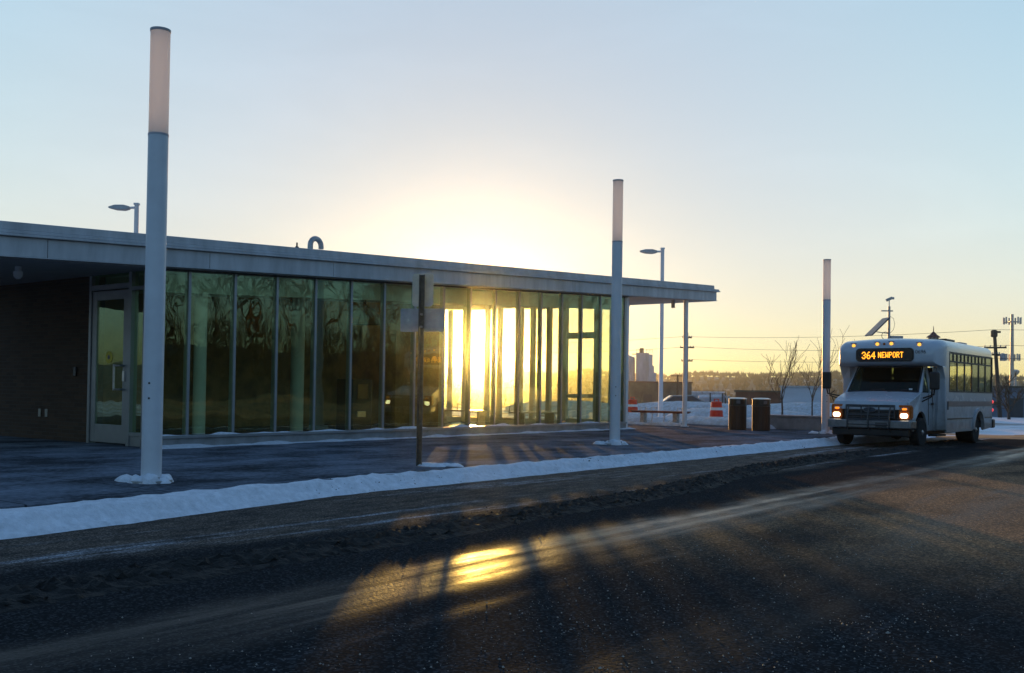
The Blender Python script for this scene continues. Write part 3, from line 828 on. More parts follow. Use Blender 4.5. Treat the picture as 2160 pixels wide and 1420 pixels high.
# furniture seen through the glass
def indoor():
    # pendant lamp
    x, y = -18.5, 18.35; zc = slope(3.33)(y)
    t = empty('pendant_lamp', (x,y,zc), 0, 'dark dome pendant lamp hanging behind the glass wall of the station', 'lamp')
    mb = MB(); mb.tube([(0,0,0),(0,0,-.32)], .014, 8); mb.build('rod', M['black'], t)
    mb = MB(); mb.lathe([(.03,-.30),(.07,-.34),(.22,-.40),(.36,-.55),(.43,-.80),(.41,-.80),(.34,-.57),(.20,-.43),(.05,-.37)], (0,0,0), 28, cap=False); mb.build('lamp_shade', M['black'], t, smooth=True)
    # ticket machine
    t = empty('ticket_machine', (-18.6,18.1,.19), 0, 'dark upright ticket machine inside the glass hall left of the sun', 'machine')
    mb = MB(); mb.box(-.3, .3, -.35, .35, 0, 1.32); mb.build('cabinet', M['black'], t, bevel=.03)
    mb = MB(); mb.box(.301, .315, -.2, .2, .8, 1.2); mb.build('screen', M['led_board'], t, bevel=.01)
    mb = MB(); mb.box(.301, .33, -.2, .1, .35, .5); mb.build('tray', M['steel'], t, bevel=.01)
    # indoor benches
    def bench(loc, rz, label, first=None):
        t = empty('indoor_bench', loc, rz, label, 'bench', 'benches inside the glass hall')
        mb = MB(); mb.box(-1.1, 1.1, -.22, .22, .40, .45); mb.build('seat', M['steel'], t, bevel=.012)
        for s in (-.8, .8):
            mb = MB(); mb.box(s-.03, s+.03, -.18, .18, .03, .40); mb.box(s-.05, s+.05, -.22, .22, 0, .03); mb.build('leg', M['steel'], t, bevel=.006)
        for s in (-1.06, 0, 1.06):
            mb = MB(); mb.tube([(s,-.2,.45),(s,-.2,.62),(s,.2,.62),(s,.2,.45)], .018, 8); mb.build('armrest', M['steel'], t, smooth='auto')
    bench((-20.4,24.6,.19), 0, 'metal bench inside the hall, silhouetted under the sun')
    bench((-18.0,25.3,.19), R(90), 'metal bench inside the hall, nearest the far glass door')
indoor()

# ------------------------------------------------------------------ light columns
def light_column():
    t = empty('light_column', (0,0,.15))
    mb = MB(); mb.lathe([(.113,.02),(.113,3.93)], n=40); sh = mb.build('shaft', M['shaft'], t, smooth='auto')
    mb = MB(); mb.lathe([(.1155,3.93),(.1155,3.955)], n=40); mb.build('collar', M['cap'], t, smooth='auto')
    mb = MB(); mb.lathe([(.110,3.955),(.110,5.12)], n=40); mb.build('lantern', M['lantern'], t, smooth='auto')
    mb = MB(); mb.lathe([(.113,5.12),(.1155,5.125),(.1155,5.15),(.05,5.16)], n=40); mb.build('top_cap', M['cap'], t, smooth='auto')
    mb = MB(); mb.lathe([(.235,0),(.235,.025),(.22,.03)], n=32); bp = mb.build('base_plate', M['galv'], t, smooth='auto')
    mb = MB()
    for k in range(4):
        a = PI/4+k*PI/2; mb.lathe([(.018,.03),(.018,.07)], (.185*math.cos(a),.185*math.sin(a),0), 6)
    mb.build('anchor_bolts', M['galv'], bp)
    mb = MB()
    for zz in (.95, 1.12): mb.lathe([(.0001,.1125),(.012,.1125),(.012,.117)], (0,0,zz), 10, 'x')
    mb.build('rivet_heads', M['black'], sh)
    return t
lc = light_column()
cols = [((-10.135,6.68,.15), 'tallest pale light column, in front of the station door, pink lantern on top'),
        ((-10.97,18.36,.15), 'middle pale light column, in front of the far end of the glass wall'),
        ((-10.13,28.94,.15), 'smallest pale light column, beside the bus')]
for i, (p, lab) in enumerate(cols):
    o = lc if i == 0 else copy_tree(lc)
    o.location = p; o.rotation_euler = (0, 0, R(-55)); o.scale = (1, 1, (1.012, 1.10, .995)[i])
    tag(o, lab, 'light column', 'light columns along the kerb')
# snow caught round their feet
mb = MB()
for i, (p, lab) in enumerate(cols):
    for k in range(5):
        a = R(-150+k*55+i*30); d = .14
        mound(mb, p[0]+d*math.cos(a), p[1]+d*math.sin(a), .15, .13+.05*(k % 2), .115, .055+.06*((k+i) % 3)/2, 16, seed=k*3.1+i)
    mound(mb, p[0]-.30, p[1]-.12, .15, .18, .13, .07, 14, seed=4+i)
tag(mb.build('column_foot_snow', M['snow'], smooth=True), kind='stuff')

# ------------------------------------------------------------------ bus stop sign
def stop_sign():
    t = empty('stop_sign', (-9.73,10.79,.15), R(24), 'thin steel stop post carrying two blank sign backs before the glass wall', 'sign')
    mb = MB()   # U-channel post
    mb.prism([(-.042,-.02),(-.03,-.02),(-.022,.022),(.022,.022),(.03,-.02),(.042,-.02),(.03,.034),(-.03,.034)], -.02, 2.78, 'z')
    po = mb.build('post', M['post_green'], t)
    mb = MB(); mb.prism(rrect(-.16, .16, 2.32, 2.80, .05), .037, .043, 'y'); mb.build('top_sign', M['sign_cream'], t)
    mb = MB(); mb.prism(rrect(-.335, .335, 1.95, 2.29, .025), .037, .042, 'y'); ls = mb.build('lower_sign', M['sign_back'], t)
    for x, z in ((-.22,2.12),(.13,2.26)):
        mb = MB(); mb.lathe([(.0001,.036),(.02,.036),(.02,.0365)], (x,0,z), 12, 'y'); mb.build('fixing_bolt', M['galv'], ls)
    for z in (2.2, 2.02):
        mb = MB(); mb.lathe([(.0001,-.034),(.016,-.034),(.016,.03)], (0,0,z), 8, 'y'); mb.build('fixing_bolt', M['galv'], ls)
stop_sign()
mb = MB(); mound(mb, -9.6, 10.9, .15, .30, .16, .05, 18, 2.2); mound(mb, -9.45, 11.15, .15, .34, .14, .04, 18, 5.2)
tag(mb.build('post_foot_snow', M['snow'], smooth=True), kind='stuff')

# ------------------------------------------------------------------ street lamps
def street_lamp(loc, h, rz, label):
    t = empty('street_lamp', loc, rz, label, 'street lamp', 'parking lot lamps behind the station')
    mb = MB(); mb.tube([(0,0,0),(0,0,h)], [.11,.09], 12); mb.build('pole', M['white_metal'], t, smooth='auto')
    mb = MB(); mb.box(-.10, .10, -.10, .10, h-.02, h+.06); mb.build('pole_cap', M['white_metal'], t, bevel=.01)
    mb = MB(); mb.tube([(0,0,h-.12),(-.35,0,h-.14)], .05, 8); mb.build('arm', M['white_metal'], t, smooth='auto')
    mb = MB()
    def sec(x, w, z0, z1): return [(x,-w,z0),(x,w,z0),(x,w*.8,z1),(x,-w*.8,z1)]
    mb.loft([sec(-.28,.10,h-.20,h-.08), sec(-.5,.18,h-.24,h-.03), sec(-.85,.20,h-.22,h-.04), sec(-1.12,.10,h-.16,h-.10)])
    mb.build('lamp_head', M['galv'], t, bevel=.02)
street_lamp((-23.41,43.5,-.05), 8.42, R(37), 'pale street lamp standing behind the canopy end of the station')
street_lamp((-36.13,22.9,-.05), 8.60, R(37), 'pale street lamp showing above the roof near the tallest column')

# ------------------------------------------------------------------ bench, bins, drums, planter
def red_bench():
    t = empty('slatted_bench', (-17.55,32.45,.15), 0, 'long red brown bench with pale armrests under the canopy', 'bench')
    mb = MB()
    for k in range(4): mb.box(-1.05, 1.2, -.22+k*.115, -.125+k*.115, .43, .475)
    mb.build('seat', M['bench_red'], t, bevel=.008)
    mb = MB(); mb.box(-1.0, 1.15, -.20, .20, .395, .428); mb.build('seat_frame', M['bench_red'], t)
    for s in (-.62, .72):
        mb = MB(); mb.box(s-.08, s+.08, -.12, .12, .03, .395); mb.box(s-.14, s+.14, -.18, .18, .0, .03); mb.build('leg', M['galv'], t, bevel=.01)
    for s in (-.62, -.18, .88):
        mb = MB(); mb.tube([(s-.03,-.17,.44),(s,-.17,.60),(s,.17,.60),(s-.03,.17,.44)], .022, 8); mb.build('armrest', M['white_metal'], t, smooth='auto')
    for s in (-.2, .30):
        mb = MB(); mb.tube([(s,-.1,.40),(s+.03,-.16,.18),(s-.03,-.19,.0)], .02, 8); mb.build('brace', M['white_metal'], t, smooth='auto')
red_bench()

def trash_bin():
    t = empty('litter_bin', (0,0,.15))
    mb = MB()
    n = 20
    for k in range(n):
        a = 2*PI*k/n; Mx = Matrix.Rotation(a, 3, 'Z')
        mb.obox((.262*math.cos(a),.262*math.sin(a),.40), .022, .072, .72, Mx)
    mb.build('slatted_body', M['trash_wood'], t, bevel=.004)
    mb = MB(); mb.lathe([(.245,.03),(.245,.76)], n=28); mb.build('liner', M['black'], t, smooth='auto')
    mb = MB(); mb.lathe([(.27,0),(.27,.04)], n=28); mb.build('base_ring', M['black'], t, smooth='auto')
    mb = MB(); mb.lathe([(.285,.765),(.285,.80),(.272,.805),(.272,.965)], n=32, cap=True); hood = mb.build('hood', M['black'], t, smooth='auto')
    mb = MB(); mb.lathe([(.288,.965),(.288,.985),(.20,1.015),(.02,1.02)], n=32); mb.build('lid', M['steel'], hood, smooth='auto')
    mb = MB(); mb.box(.262, .280, -.06, .06, .83, .93); mb.build('opening_plate', M['panel'], hood, bevel=.01)
    return t
bn = trash_bin()
for i, (p, rz, lab) in enumerate((((-13.05,29.3,.15), -62, 'brown slatted litter bin nearer the canopy post, in front of a snow pile'),
                                  ((-12.25,29.25,.15), -40, 'brown slatted litter bin nearer the bus, in front of the young bare tree'))):
    o = bn if i == 0 else copy_tree(bn)
    o.location = p; o.rotation_euler = (0,0,R(rz)); tag(o, lab, 'litter bin', 'litter bins on the pavement')

def drum():
    t = empty('traffic_drum', (0,0,0))
    mb = MB(); mb.lathe([(.36,0),(.36,.06),(.30,.08)], n=24); mb.build('base', M['black'], t, smooth='auto')
    pr = [(.295,.05),(.29,.22),(.275,.225),(.27,.40),(.255,.405),(.25,.58),(.235,.585),(.23,.76),(.215,.765),(.21,.94),(.15,.97)]
    mb = MB(); mb.lathe(pr, n=24); mb.build('drum_body', M['drum'], t, smooth='auto')
    for z0, z1, r0, r1 in ((.26,.37,.276,.273),(.62,.73,.238,.235)):
        mb = MB(); mb.lathe([(r0,z0),(r1,z1)], n=24, cap=False); mb.build('white_band', M['reflect_white'], t, smooth=True)
    mb = MB(); mb.tube([(-.09,0,.96),(-.09,0,1.05),(.09,0,1.05),(.09,0,.96)], .025, 8); mb.build('handle', M['drum'], t, smooth='auto')
    return t
dr = drum()
for i, (p, lab) in enumerate((((-16.87,35.9,.02), 'orange and white traffic drum half sunk in snow beside the brown bins'),
                              ((-22.7,39.5,.02), 'orange and white traffic drum behind the far end of the red bench'))):
    o = dr if i == 0 else copy_tree(dr)
    o.location = p; tag(o, lab, 'traffic drum', 'traffic drums in the snow')

def planter():
    t = empty('concrete_planter', (-12.0,31.6,.15), R(-4), 'low grey concrete wall planter behind the smallest light column', 'planter')
    mb = MB(); mb.box(-1.05, 1.7, -.25, .25, 0, .40); mb.build('planter_wall', M['concrete'], t, bevel=.015)
    mb = MB(); mb.box(-1.1, 1.75, -.28, .28, .401, .46); mb.build('coping', M['concrete'], t, bevel=.012)
planter()

mb = MB()
for cx, cy, rx, ry, h in ((-15.3,33.9,1.5,.9,.42),(-16.9,34.6,1.5,1.0,.38),(-13.9,34.3,1.2,.9,.36),(-12.4,33.2,1.1,.55,.38),(-13.3,31.6,.8,.4,.22),(-19.5,34.6,1.6,.8,.34),(-11.6,32.6,.9,.4,.22),
    (-22,37,2.2,1.2,.4),(-18.6,38.2,2.5,1.3,.30),(-14.5,38.5,2.6,1.4,.42),(-25,41,3,1.5,.45),(-20,46,4,1.6,.6),(-14,46,4,1.5,.35),(-26.5,53,5,1.5,.8),(-33,50,5,1.6,.7),(-21,58,6,1.6,.8),(-16.5,30.95,.9,.35,.12),(-18.1,31.2,.9,.3,.10)):
    mound(mb, cx, cy, .14 if cy < 33.7 else 0.0, rx, ry, h, 26, seed=cx*.37+cy)
tag(mb.build('plowed_snow', M['snow_dirty'], smooth=True), kind='stuff')

# ------------------------------------------------------------------ the bus
GLY = {'3':['01110','10001','00001','00110','00001','10001','01110'],'6':['00110','01000','10000','11110','10001','10001','01110'],
 '4':['00010','00110','01010','10010','11111','00010','00010'],'N':['10001','11001','11001','10101','10011','10011','10001'],
 'E':['11111','10000','10000','11110','10000','10000','11111'],'W':['10001','10001','10001','10101','10101','11011','10001'],
 'P':['11110','10001','10001','11110','10000','10000','10000'],'O':['01110','10001','10001','10001','10001','10001','01110'],
 'R':['11110','10001','10001','11110','10100','10010','10001'],'T':['11111','00100','00100','00100','00100','00100','00100']}

def bus():
    t = empty('shuttle_bus', (-7.72,26.15,.0), R(-2.3), 'white shuttle bus with lit headlights and an amber route sign over its windscreen', 'bus')
    W = 1.33
    by0, by1 = 1.0, 5.55                    # passenger body from front to rear
    zf, zr = .36, 2.45                      # skirt, window head
    zw = 1.42                               # window foot
    pt = M['bus_paint']
    # side walls with their window openings
    wins = [1.22+.71*i for i in range(7)]   # pillar positions
    def side(sx):
        mb = MB()
        a, b = (W-.05, W) if sx > 0 else (-W, -W+.05)
        # lower panel with rear wheel arch
        prof = [(by0,zf),(3.42,zf)]
        for k in range(13):
            an = PI-PI*k/12; prof.append((4.0+.50*math.cos(an), .40+.50*math.sin(an)))
        prof += [(4.58,zf),(by1,zf+.06),(by1,zw),(by0,zw)]
        mb.prism(prof, a, b, 'x')
        mb.box(a, b, by0, wins[0]-.03, zw, zr); mb.box(a, b, wins[-1]+.04, by1, zw, zr)
        return mb
    body = MB()
    for sx in (1, -1):
        q = side(sx)
        me = bpy.data.meshes.new('tmp'); q.bm.to_mesh(me); q.bm.free(); body.bm.from_mesh(me); bpy.data.meshes.remove(me)
    # rear wall with window opening
    body.box(-W+.05, W-.05, by1-.06, by1-.005, zf+.06, 1.5); body.box(-W+.05, -.75, by1-.06, by1-.005, 1.5, zr); body.box(.75, W-.05, by1-.06, by1-.005, 1.5, zr); body.box(-.75,.75,by1-.06,by1-.005,2.2,zr)
    # bulkheads beside the cab
    for s in (1, -1):
        x0, x1 = sorted((s*.98, s*(W-.05)))
        body.box(x0, x1, by0+.003, by0+.06, .40, 2.1)
    bo = body.build('body', pt, t, bevel=.01)
    # roof: rounded shoulders
    def sec(y, w, top, low=zr, sh=.20):
        pts = [(-w,y,low)]
        for k in range(7):
            a = R(180-90*k/6); pts.append((-w+sh+sh*math.cos(a), y, top-sh-.05+(sh)*math.sin(a)+.0))
        for k in range(1, 6):
            x = -w+sh+(2*w-2*sh)*k/6; pts.append((x, y, top-.05+.05*math.sin(PI*k/6)))
        for k in range(7):
            a = R(90-90*k/6); pts.append((w-sh+sh*math.cos(a), y, top-sh-.05+sh*math.sin(a)))
        pts.append((w,y,low)); return pts
    mb = MB(); mb.loft([sec(by0,W,2.80), sec(by1-.12,W,2.78), sec(by1,W-.05,2.68)]); mb.build('roof', pt, t, smooth='auto')
    # front cap over the windscreen
    def csec(y, w, top, low, sh):
        return sec(y, w, top, low, sh)
    mb = MB(); mb.loft([csec(by0-.002,W,2.80,2.06,.20), csec(.72,W-.005,2.79,2.05,.22), csec(.50,W-.04,2.74,2.07,.22), csec(.36,W-.10,2.66,2.12,.18), csec(.30,W-.18,2.56,2.20,.12)])
    cap = mb.build('front_cap', pt, t, smooth='auto', bevel=.0)
    # cheeks running down from the cap to the cab
    for s in (1, -1):
        mb = MB()
        a = [(s*W,1.0,2.06),(s*W,.62,2.06),(s*1.12,.80,2.06),(s*1.05,1.0,2.06)]
        b = [(s*W,1.0,1.75),(s*W,.86,1.75),(s*1.15,.92,1.75),(s*1.04,1.0,1.75)]
        c = [(s*W,1.0,.42),(s*W,.95,.42),(s*1.1,.96,.42),(s*1.03,1.0,.42)]
        mb.loft([c, b, a]); mb.build('cheek_panel', pt, t, bevel=.02)
    # cab: profile with wheel arch, narrowing upwards
    prof = [(-.70,.52),(-.78,.66),(-.80,1.0),(-.74,1.13),(-.55,1.20),(.10,1.38),(.66,2.03),(1.0,2.07),(1.0,.40),(.52,.40)]
    for k in range(13):
        an = PI*k/12; prof.append((.0+.50*math.cos(an), .40+.50*math.sin(an)))
    prof.append((-.52,.46))
    def taper(v):
        x, y, z = v
        w = 1.0
        if z > 1.2: w = 1-.15*min(1, (z-1.2)/.85)
        w *= 1-.06*smooth(-.3, -.8, y)
        return (x*w, y, z)
    # the cab is a shell: two sides, hood, front
    # sides below the belt line, split so the windows stay open
    belt = [(-.70,.52),(-.78,.66),(-.80,1.0),(-.74,1.13),(-.55,1.20),(.10,1.38),(1.0,1.38),(1.0,.40),(.52,.40)]+prof[10:]
    for s in (1, -1):
        mb = MB()
        lo, hi = sorted((s*.93, s*1.0)); mb.prism(belt, lo, hi, 'x', taper)
        # pillars and roof rail
        mb.prism([(.10,1.381),(.22,1.381),(.74,1.98),(.66,2.03)], lo, hi, 'x', taper)
        mb.prism([(.90,1.381),(1.0,1.381),(1.0,2.06),(.90,2.06)], lo, hi, 'x', taper)
        mb.prism([(.66,2.031),(.741,1.981),(.899,1.99),(.899,2.06)], lo, hi, 'x', taper)
        mb.build('cab_side', pt, t, bevel=.012)
    mb = MB()
    hs = []
    for y, z, w, cr in ((-.80,1.0,.92,.0),(-.74,1.13,.92,.02),(-.55,1.205,.925,.03),(-.2,1.30,.926,.035),(.12,1.385,.905,.03)):
        hs.append([(-w,y,z-.06)]+[(w*(k/5-1), y, z+cr*(1-(k/5-1)**2)) for k in range(11)]+[(w,y,z-.06)])
    mb.loft(hs); mb.build('hood', pt, t, smooth='auto')
    mb = MB(); mb.box(-.92, .92, -.70, -.60, .55, 1.02); mb.build('nose_panel', M['bus_grey'], t)
    # windscreen
    mb = MB(); mb.faces([(-.86,.09,1.40),(.86,.09,1.40),(.80,.66,2.03),(-.80,.66,2.03),(-.86,.105,1.392),(.86,.105,1.392),(.80,.675,2.022),(-.80,.675,2.022)],
        [(0,1,2,3),(7,6,5,4),(0,4,5,1),(1,5,6,2),(2,6,7,3),(3,7,4,0)])
    ws = mb.build('windscreen', M['glass_wind'], t)
    mb = MB()
    def strip(a, b, w0):   # black rubber round the windscreen
        mb.tube([a, b], w0, 6)
    cs = [(-.885,.085,1.395),(.885,.085,1.395),(.825,.665,2.04),(-.825,.665,2.04)]
    for i in range(4): strip(cs[i], cs[(i+1) % 4], .022)
    mb.build('screen_seal', M['black'], ws)
    mb = MB(); mb.box(.66, .74, .11, .13, 1.44, 1.48); mb.build('permit_sticker', M['reflect_white'], ws)
    mb = MB()
    for x0, dx in ((-.5,.55),(.15,.55)): mb.tube([(x0,.03,1.40),(x0+dx,.13,1.455)], .012, 6)
    mb.build('wiper', M['black'], ws)
    # cab door windows
    for s in (1, -1):
        x = s*.955
        mb = MB(); mb.prism([(.235,1.40),(.885,1.40),(.885,1.97),(.75,1.96)], min(x, x-s*.012), max(x, x-s*.012), 'x', taper); mb.build('cab_window', M['glass_wind'], t)
        mb = MB(); xx = s*1.003
        mb.tube([(xx*.998,.60,.55),(xx*.998,.60,1.36)], .008, 5)
        mb.build('door_seam', M['black'], t)
        mb = MB(); lo, hi = sorted((s*1.0, s*1.03)); mb.box(lo, hi, .80, .93, 1.06, 1.12); mb.build('door_handle', M['black'], t, bevel=.01)
    mb = MB(); mb.box(1.26, 1.352, 1.05, 1.08, .95, 1.16); mb.build('entry_handle', M['black'], t)
    # side windows
    for s in (1, -1):
        for i in range(6):
            y0, y1 = wins[i]+.03, wins[i+1]-.03
            x0, x1 = sorted((s*(W-.02), s*(W+.004)))
            fb = MB()
            fb.box(x0, x1, y0-.055, y0, zw-.02, zr+.0); fb.box(x0, x1, y1, y1+.005, zw-.02, zr)
            fb.box(x0, x1, y0, y1, zw-.02, zw+.015); fb.box(x0, x1, y0, y1, zr-.05, zr)
            fb.box(x0, x1, y0, y1, 2.18, 2.22)
            if i < 5: fb.box(x0, x1, y0+.30, y0+.36, 2.22, zr-.05)
            if i == 5: fb.box(x0, x1, y1, y1+.09, zw-.02, zr)
            fr = fb.build('window', M['dark_frame'], t)
            pb = MB(); xm = s*(W-.012); pb.box(min(xm, xm-s*.008), max(xm, xm-s*.008), y0, y1, zw+.01, zr-.04); pb.build('pane', M['glass_bus'], fr)
    mb = MB(); mb.box(-.75, .75, by1-.04, by1-.03, 1.5, 2.2); mb.build('rear_window', M['glass_bus'], t)
    # trims, stripe
    for s in (1, -1):
        x0, x1 = sorted((s*(W+.001), s*(W+.004)))
        mb = MB(); mb.box(x0, x1, by0+.05, by1-.03, 1.03, 1.17); mb.build('side_stripe', M['bus_stripe'], t)
        x0, x1 = sorted((s*(W+.001), s*(W+.016)))
        mb = MB(); mb.box(x0, x1, by0+.05, 3.40, .70, .725); mb.box(x0, x1, 4.62, by1-.05, .70, .725); mb.build('rub_rail', M['black'], t)
        mb = MB(); pts_o, pts_i = [], []
        for k in range(15):
            an = PI*k/14; pts_o.append((4.0+.575*math.cos(an), .40+.575*math.sin(an))); pts_i.append((4.0+.50*math.cos(an), .40+.50*math.sin(an)))
        x0, x1 = sorted((s*(W+.001), s*(W+.05))); mb.prism(pts_o+pts_i[::-1], x0, x1, 'x'); mb.build('wheel_arch', pt, t, smooth='auto')
    from mathutils.bvhtree import BVHTree
    bvh = BVHTree.FromPolygons([v.co for v in cap.data.vertices], [p.vertices[:] for p in cap.data.polygons])
    def on_cap(x, z):
        r = bvh.ray_cast(Vector((x, -3, z)), Vector((0, 1, 0)))
        return r[0].y if r[0] else .6
    # destination sign
    mb = MB(); mb.prism(rrect(-.73, .69, 2.20, 2.49, .09, 6), .262, .31, 'y'); ds = mb.build('destination_sign', M['led_board'], t, smooth='auto')
    mb = MB(); mb.prism(rrect(-.76, .72, 2.17, 2.52, .10, 6), .275, .33, 'y'); mb.build('sign_surround', M['black'], ds, smooth='auto')
    mb = MB()
    def text(s, x, z, pw, ph):
        for ch in s:
            if ch == ' ': x += pw*3; continue
            g = GLY[ch]
            for r_, row in enumerate(g):
                for c_, v in enumerate(row):
                    if v == '1':
                        px, pz = x+c_*pw, z+(6-r_)*ph
                        mb.box(px-pw*.62, px+pw*.62, .256, .2615, pz-ph*.48, pz+ph*.48)
            x += pw*6.4
    text('364', -.585, 2.255, .0195, .0265)
    text('NEWPORT', -.165, 2.28, .0146, .0210)
    mb.build('route_lettering', M['led'], ds)
    cu = bpy.data.curves.new('num', 'FONT'); cu.body = '0696'; cu.size = .135; cu.align_x = 'CENTER'
    to = bpy.data.objects.new('num', cu); COL.objects.link(to)
    bpy.context.view_layer.update()
    me = bpy.data.meshes.new_from_object(to.evaluated_get(bpy.context.evaluated_depsgraph_get()))
    bpy.data.objects.remove(to)
    for v in me.vertices:
        x, y = v.co.x, v.co.y
        v.co = (.885+x, .292+abs(.12+x)*.0+.06*max(0,x), 2.37+y)
    me.materials.append(M['num'])
    for v in me.vertices:
        h = on_cap(v.co.x, v.co.z); v.co.y = h-.016
    no = bpy.data.objects.new('fleet_number', me); COL.objects.link(no); no.parent = t
    # clearance lamps
    for x, z in ((-.84,2.60),(-.22,2.63),(.14,2.635),(.84,2.60)):
        y = on_cap(x, z)
        mb = MB(); mb.lathe([(.02,-.02),(.045,-.012),(.045,.0),(.03,.012)], (x,y-.012,z), 10, 'y'); lm = mb.build('clearance_lamp', M['amber'], t)
        mb = MB(); mb.box(x-.07, x+.07, y-.05, y+.02, z+.046, z+.062); mb.build('lamp_hood', M['black'], lm, bevel=.006)
    mb = MB(); mb.lathe([(.02,-.02),(.035,-.01),(.02,.0)], (-.04,on_cap(-.04,2.63)-.012,2.63), 10, 'y'); mb.build('clearance_lamp', M['lens_orange'], t)
    # grille and bumper
    mb = MB(); mb.box(-.62, .62, -.79, -.70, .70, 1.06); gr = mb.build('grille', M['black'], t, bevel=.02)
    mb = MB()
    for z in (.74,.83,.92,1.01): mb.box(-.60, .60, -.815, -.788, z-.014, z+.014)
    for x in (-.60,-.22,.22,.60): mb.box(x-.016, x+.016, -.82, -.786, .71, 1.055)
    mb.build('grille_bars', M['bus_grey'], gr, bevel=.006)
    mb = MB(); pts = [(.155*math.cos(2*PI*k/24), .06*math.sin(2*PI*k/24)) for k in range(24)]
    mb.prism([(x, .93+z) for x, z in pts], -.832, -.815, 'y'); em = mb.build('emblem', M['num'], gr, smooth='auto')
    mb = MB(); outer = [(.155*math.cos(2*PI*k/24), .93+.06*math.sin(2*PI*k/24)) for k in range(25)]
    mb.tube([(x,-.833,z) for x, z in outer], .006, 6); mb.build('emblem_rim', M['chrome'], em)
    mb = MB(); mb.prism([(-1.04,.47),(-1.04,.68),(1.04,.68),(1.04,.47)], -.93, -.80, 'y'); mb.box(-1.04,-.96,-.80,-.48,.47,.68); mb.box(.96,1.04,-.80,-.48,.47,.68)
    bu = mb.build('front_bumper', M['chrome'], t, bevel=.03)
    mb = MB(); mb.box(-.95, .95, -.86, -.72, .28, .465); mb.build('air_dam', M['black'], t, bevel=.03)
    # push bar over grille and bumper
    mb = MB()
    for x in (-.52,.0,.52): mb.tube([(x,-.86,.40),(x,-.97,.50),(x,-.965,.80),(x,-.86,1.0)], .018, 8)
    for z in (.56,.70,.80): mb.tube([(-.54,-.968,z),(.54,-.968,z)], .014, 8)
    mb.build('push_bar', M['bus_grey'], t, smooth='auto')
    mb = MB(); mb.box(.18, .46, -.946, -.931, .50, .62); mb.build('plate', M['bus_grey'], bu)
    # headlamps
    for s in (1, -1):
        cx = s*.84
        mb = MB(); mb.box(cx-.14, cx+.14, -.80, -.60, .70, 1.06); hl = mb.build('headlight', M['lens_orange'], t, bevel=.02)
        mb = MB(); mb.prism(rrect(cx-.095, cx+.085, .735, .855, .05), -.822, -.79, 'y'); mb.build('lamp_glass', M['head'], hl, smooth='auto')
        mb = MB(); mb.prism(rrect(cx-.05, cx+.06, .935, .985, .02), -.818, -.79, 'y'); mb.build('turn_lamp', M['amber_dim'], hl, smooth='auto')
        x0, x1 = sorted((s*.982, s*1.0)); mb = MB(); mb.box(x0, x1, -.76, -.62, .74, 1.02); mb.build('side_lens', M['lens_orange'], hl, bevel=.006)
    # mirrors
    for s, mx, my in ((1,1.30,.05),(-1,-1.43,.0)):
        mb = MB(); mb.box(mx-.12, mx+.12, my-.05, my+.05, 1.45, 1.90); mr = mb.build('mirror', M['black'], t, bevel=.04)
        mb = MB()
        mb.tube([(mx,my,1.46),(mx-s*.02,my+.02,1.33),(s*1.0,.16,1.24)], .022, 8); mb.tube([(mx-s*.06,my,1.46),(mx-s*.08,my+.02,1.27),(s*.985,.1,1.15)], .018, 8)
        mb.build('mirror_arm', M['black'], mr, smooth='auto')
    mb = MB(); mb.tube([(-.95,-.7,1.1),(-1.02,-.78,1.32),(-.9,-.82,1.4)], .012, 6); mb.build('cross_view_arm', M['black'], t)
    # wheels
    def wheel(x, y, wd, n=1):
        r = .375
        mb = MB(); mb.lathe([(r-.10,-wd/2),(r-.03,-wd/2),(r,-wd/2+.03),(r,wd/2-.03),(r-.03,wd/2),(r-.10,wd/2)], (x,y,r), 32, 'x')
        wh = mb.build('wheel', M['tyre'], t, smooth='auto')
        s = 1 if x > 0 else -1
        mb = MB(); mb.lathe([(r-.095,-wd/2+.02),(r-.095,wd/2-.012)], (x,y,r), 28, 'x', cap=False)
        o = s*(wd/2-.06)
        mb.lathe([(r-.10,o),(.20,o),(.15,o+s*.045),(.07,o+s*.06),(.02,o+s*.09)], (x,y,r), 28, 'x')
        rim = mb.build('rim', M['steel'], wh, smooth='auto')
        mb = MB()
        for k in range(8):
            a = 2*PI*k/8; mb.lathe([(.012,o),(.012,o+s*.055)], (x,y+.135*math.cos(a),r+.135*math.sin(a)), 6, 'x')
            mb.lathe([(.028,o+s*.001),(.028,o+s*.003)], (x,y+.235*math.cos(a+.3),r+.235*math.sin(a+.3)), 8, 'x')
        mb.build('wheel_nuts', M['black'], rim)
    wheel(.92, 0, .23); wheel(-.92, 0, .23)
    wheel(1.05, 4.0, .46); wheel(-1.05, 4.0, .46)
    # underside, step, rear bumper, tail lamps
    mb = MB(); mb.box(-.9, .9, -.6, 5.3, .30, .50); mb.build('chassis', M['black'], t)
    mb = MB(); mb.box(1.0, 1.22, .55, 1.35, .27, .32); mb.box(-1.22, -1.0, .55, 1.35, .27, .32); mb.build('running_board', M['black'], t, bevel=.01)
    mb = MB(); mb.box(-1.28, 1.36, 5.50, 5.78, .40, .66); mb.build('rear_bumper', M['black'], t, bevel=.04)
    for z in (.92,1.16):
        mb = MB(); mb.lathe([(.055,0),(.055,.05),(.03,.06)], (1.30,5.56,z), 14, 'y'); mb.build('tail_lamp', M['red_lamp'], t, smooth='auto')
        mb = MB(); mb.lathe([(.055,0),(.055,.05),(.03,.06)], (-1.30,5.56,z), 14, 'y'); mb.build('tail_lamp', M['red_lamp'], t, smooth='auto')
    # inside
    mb = MB(); mb.box(-W+.06, W-.06, by0+.1, by1-.07, .45, .60); mb.build('bus_floor', M['bus_inside'], t)
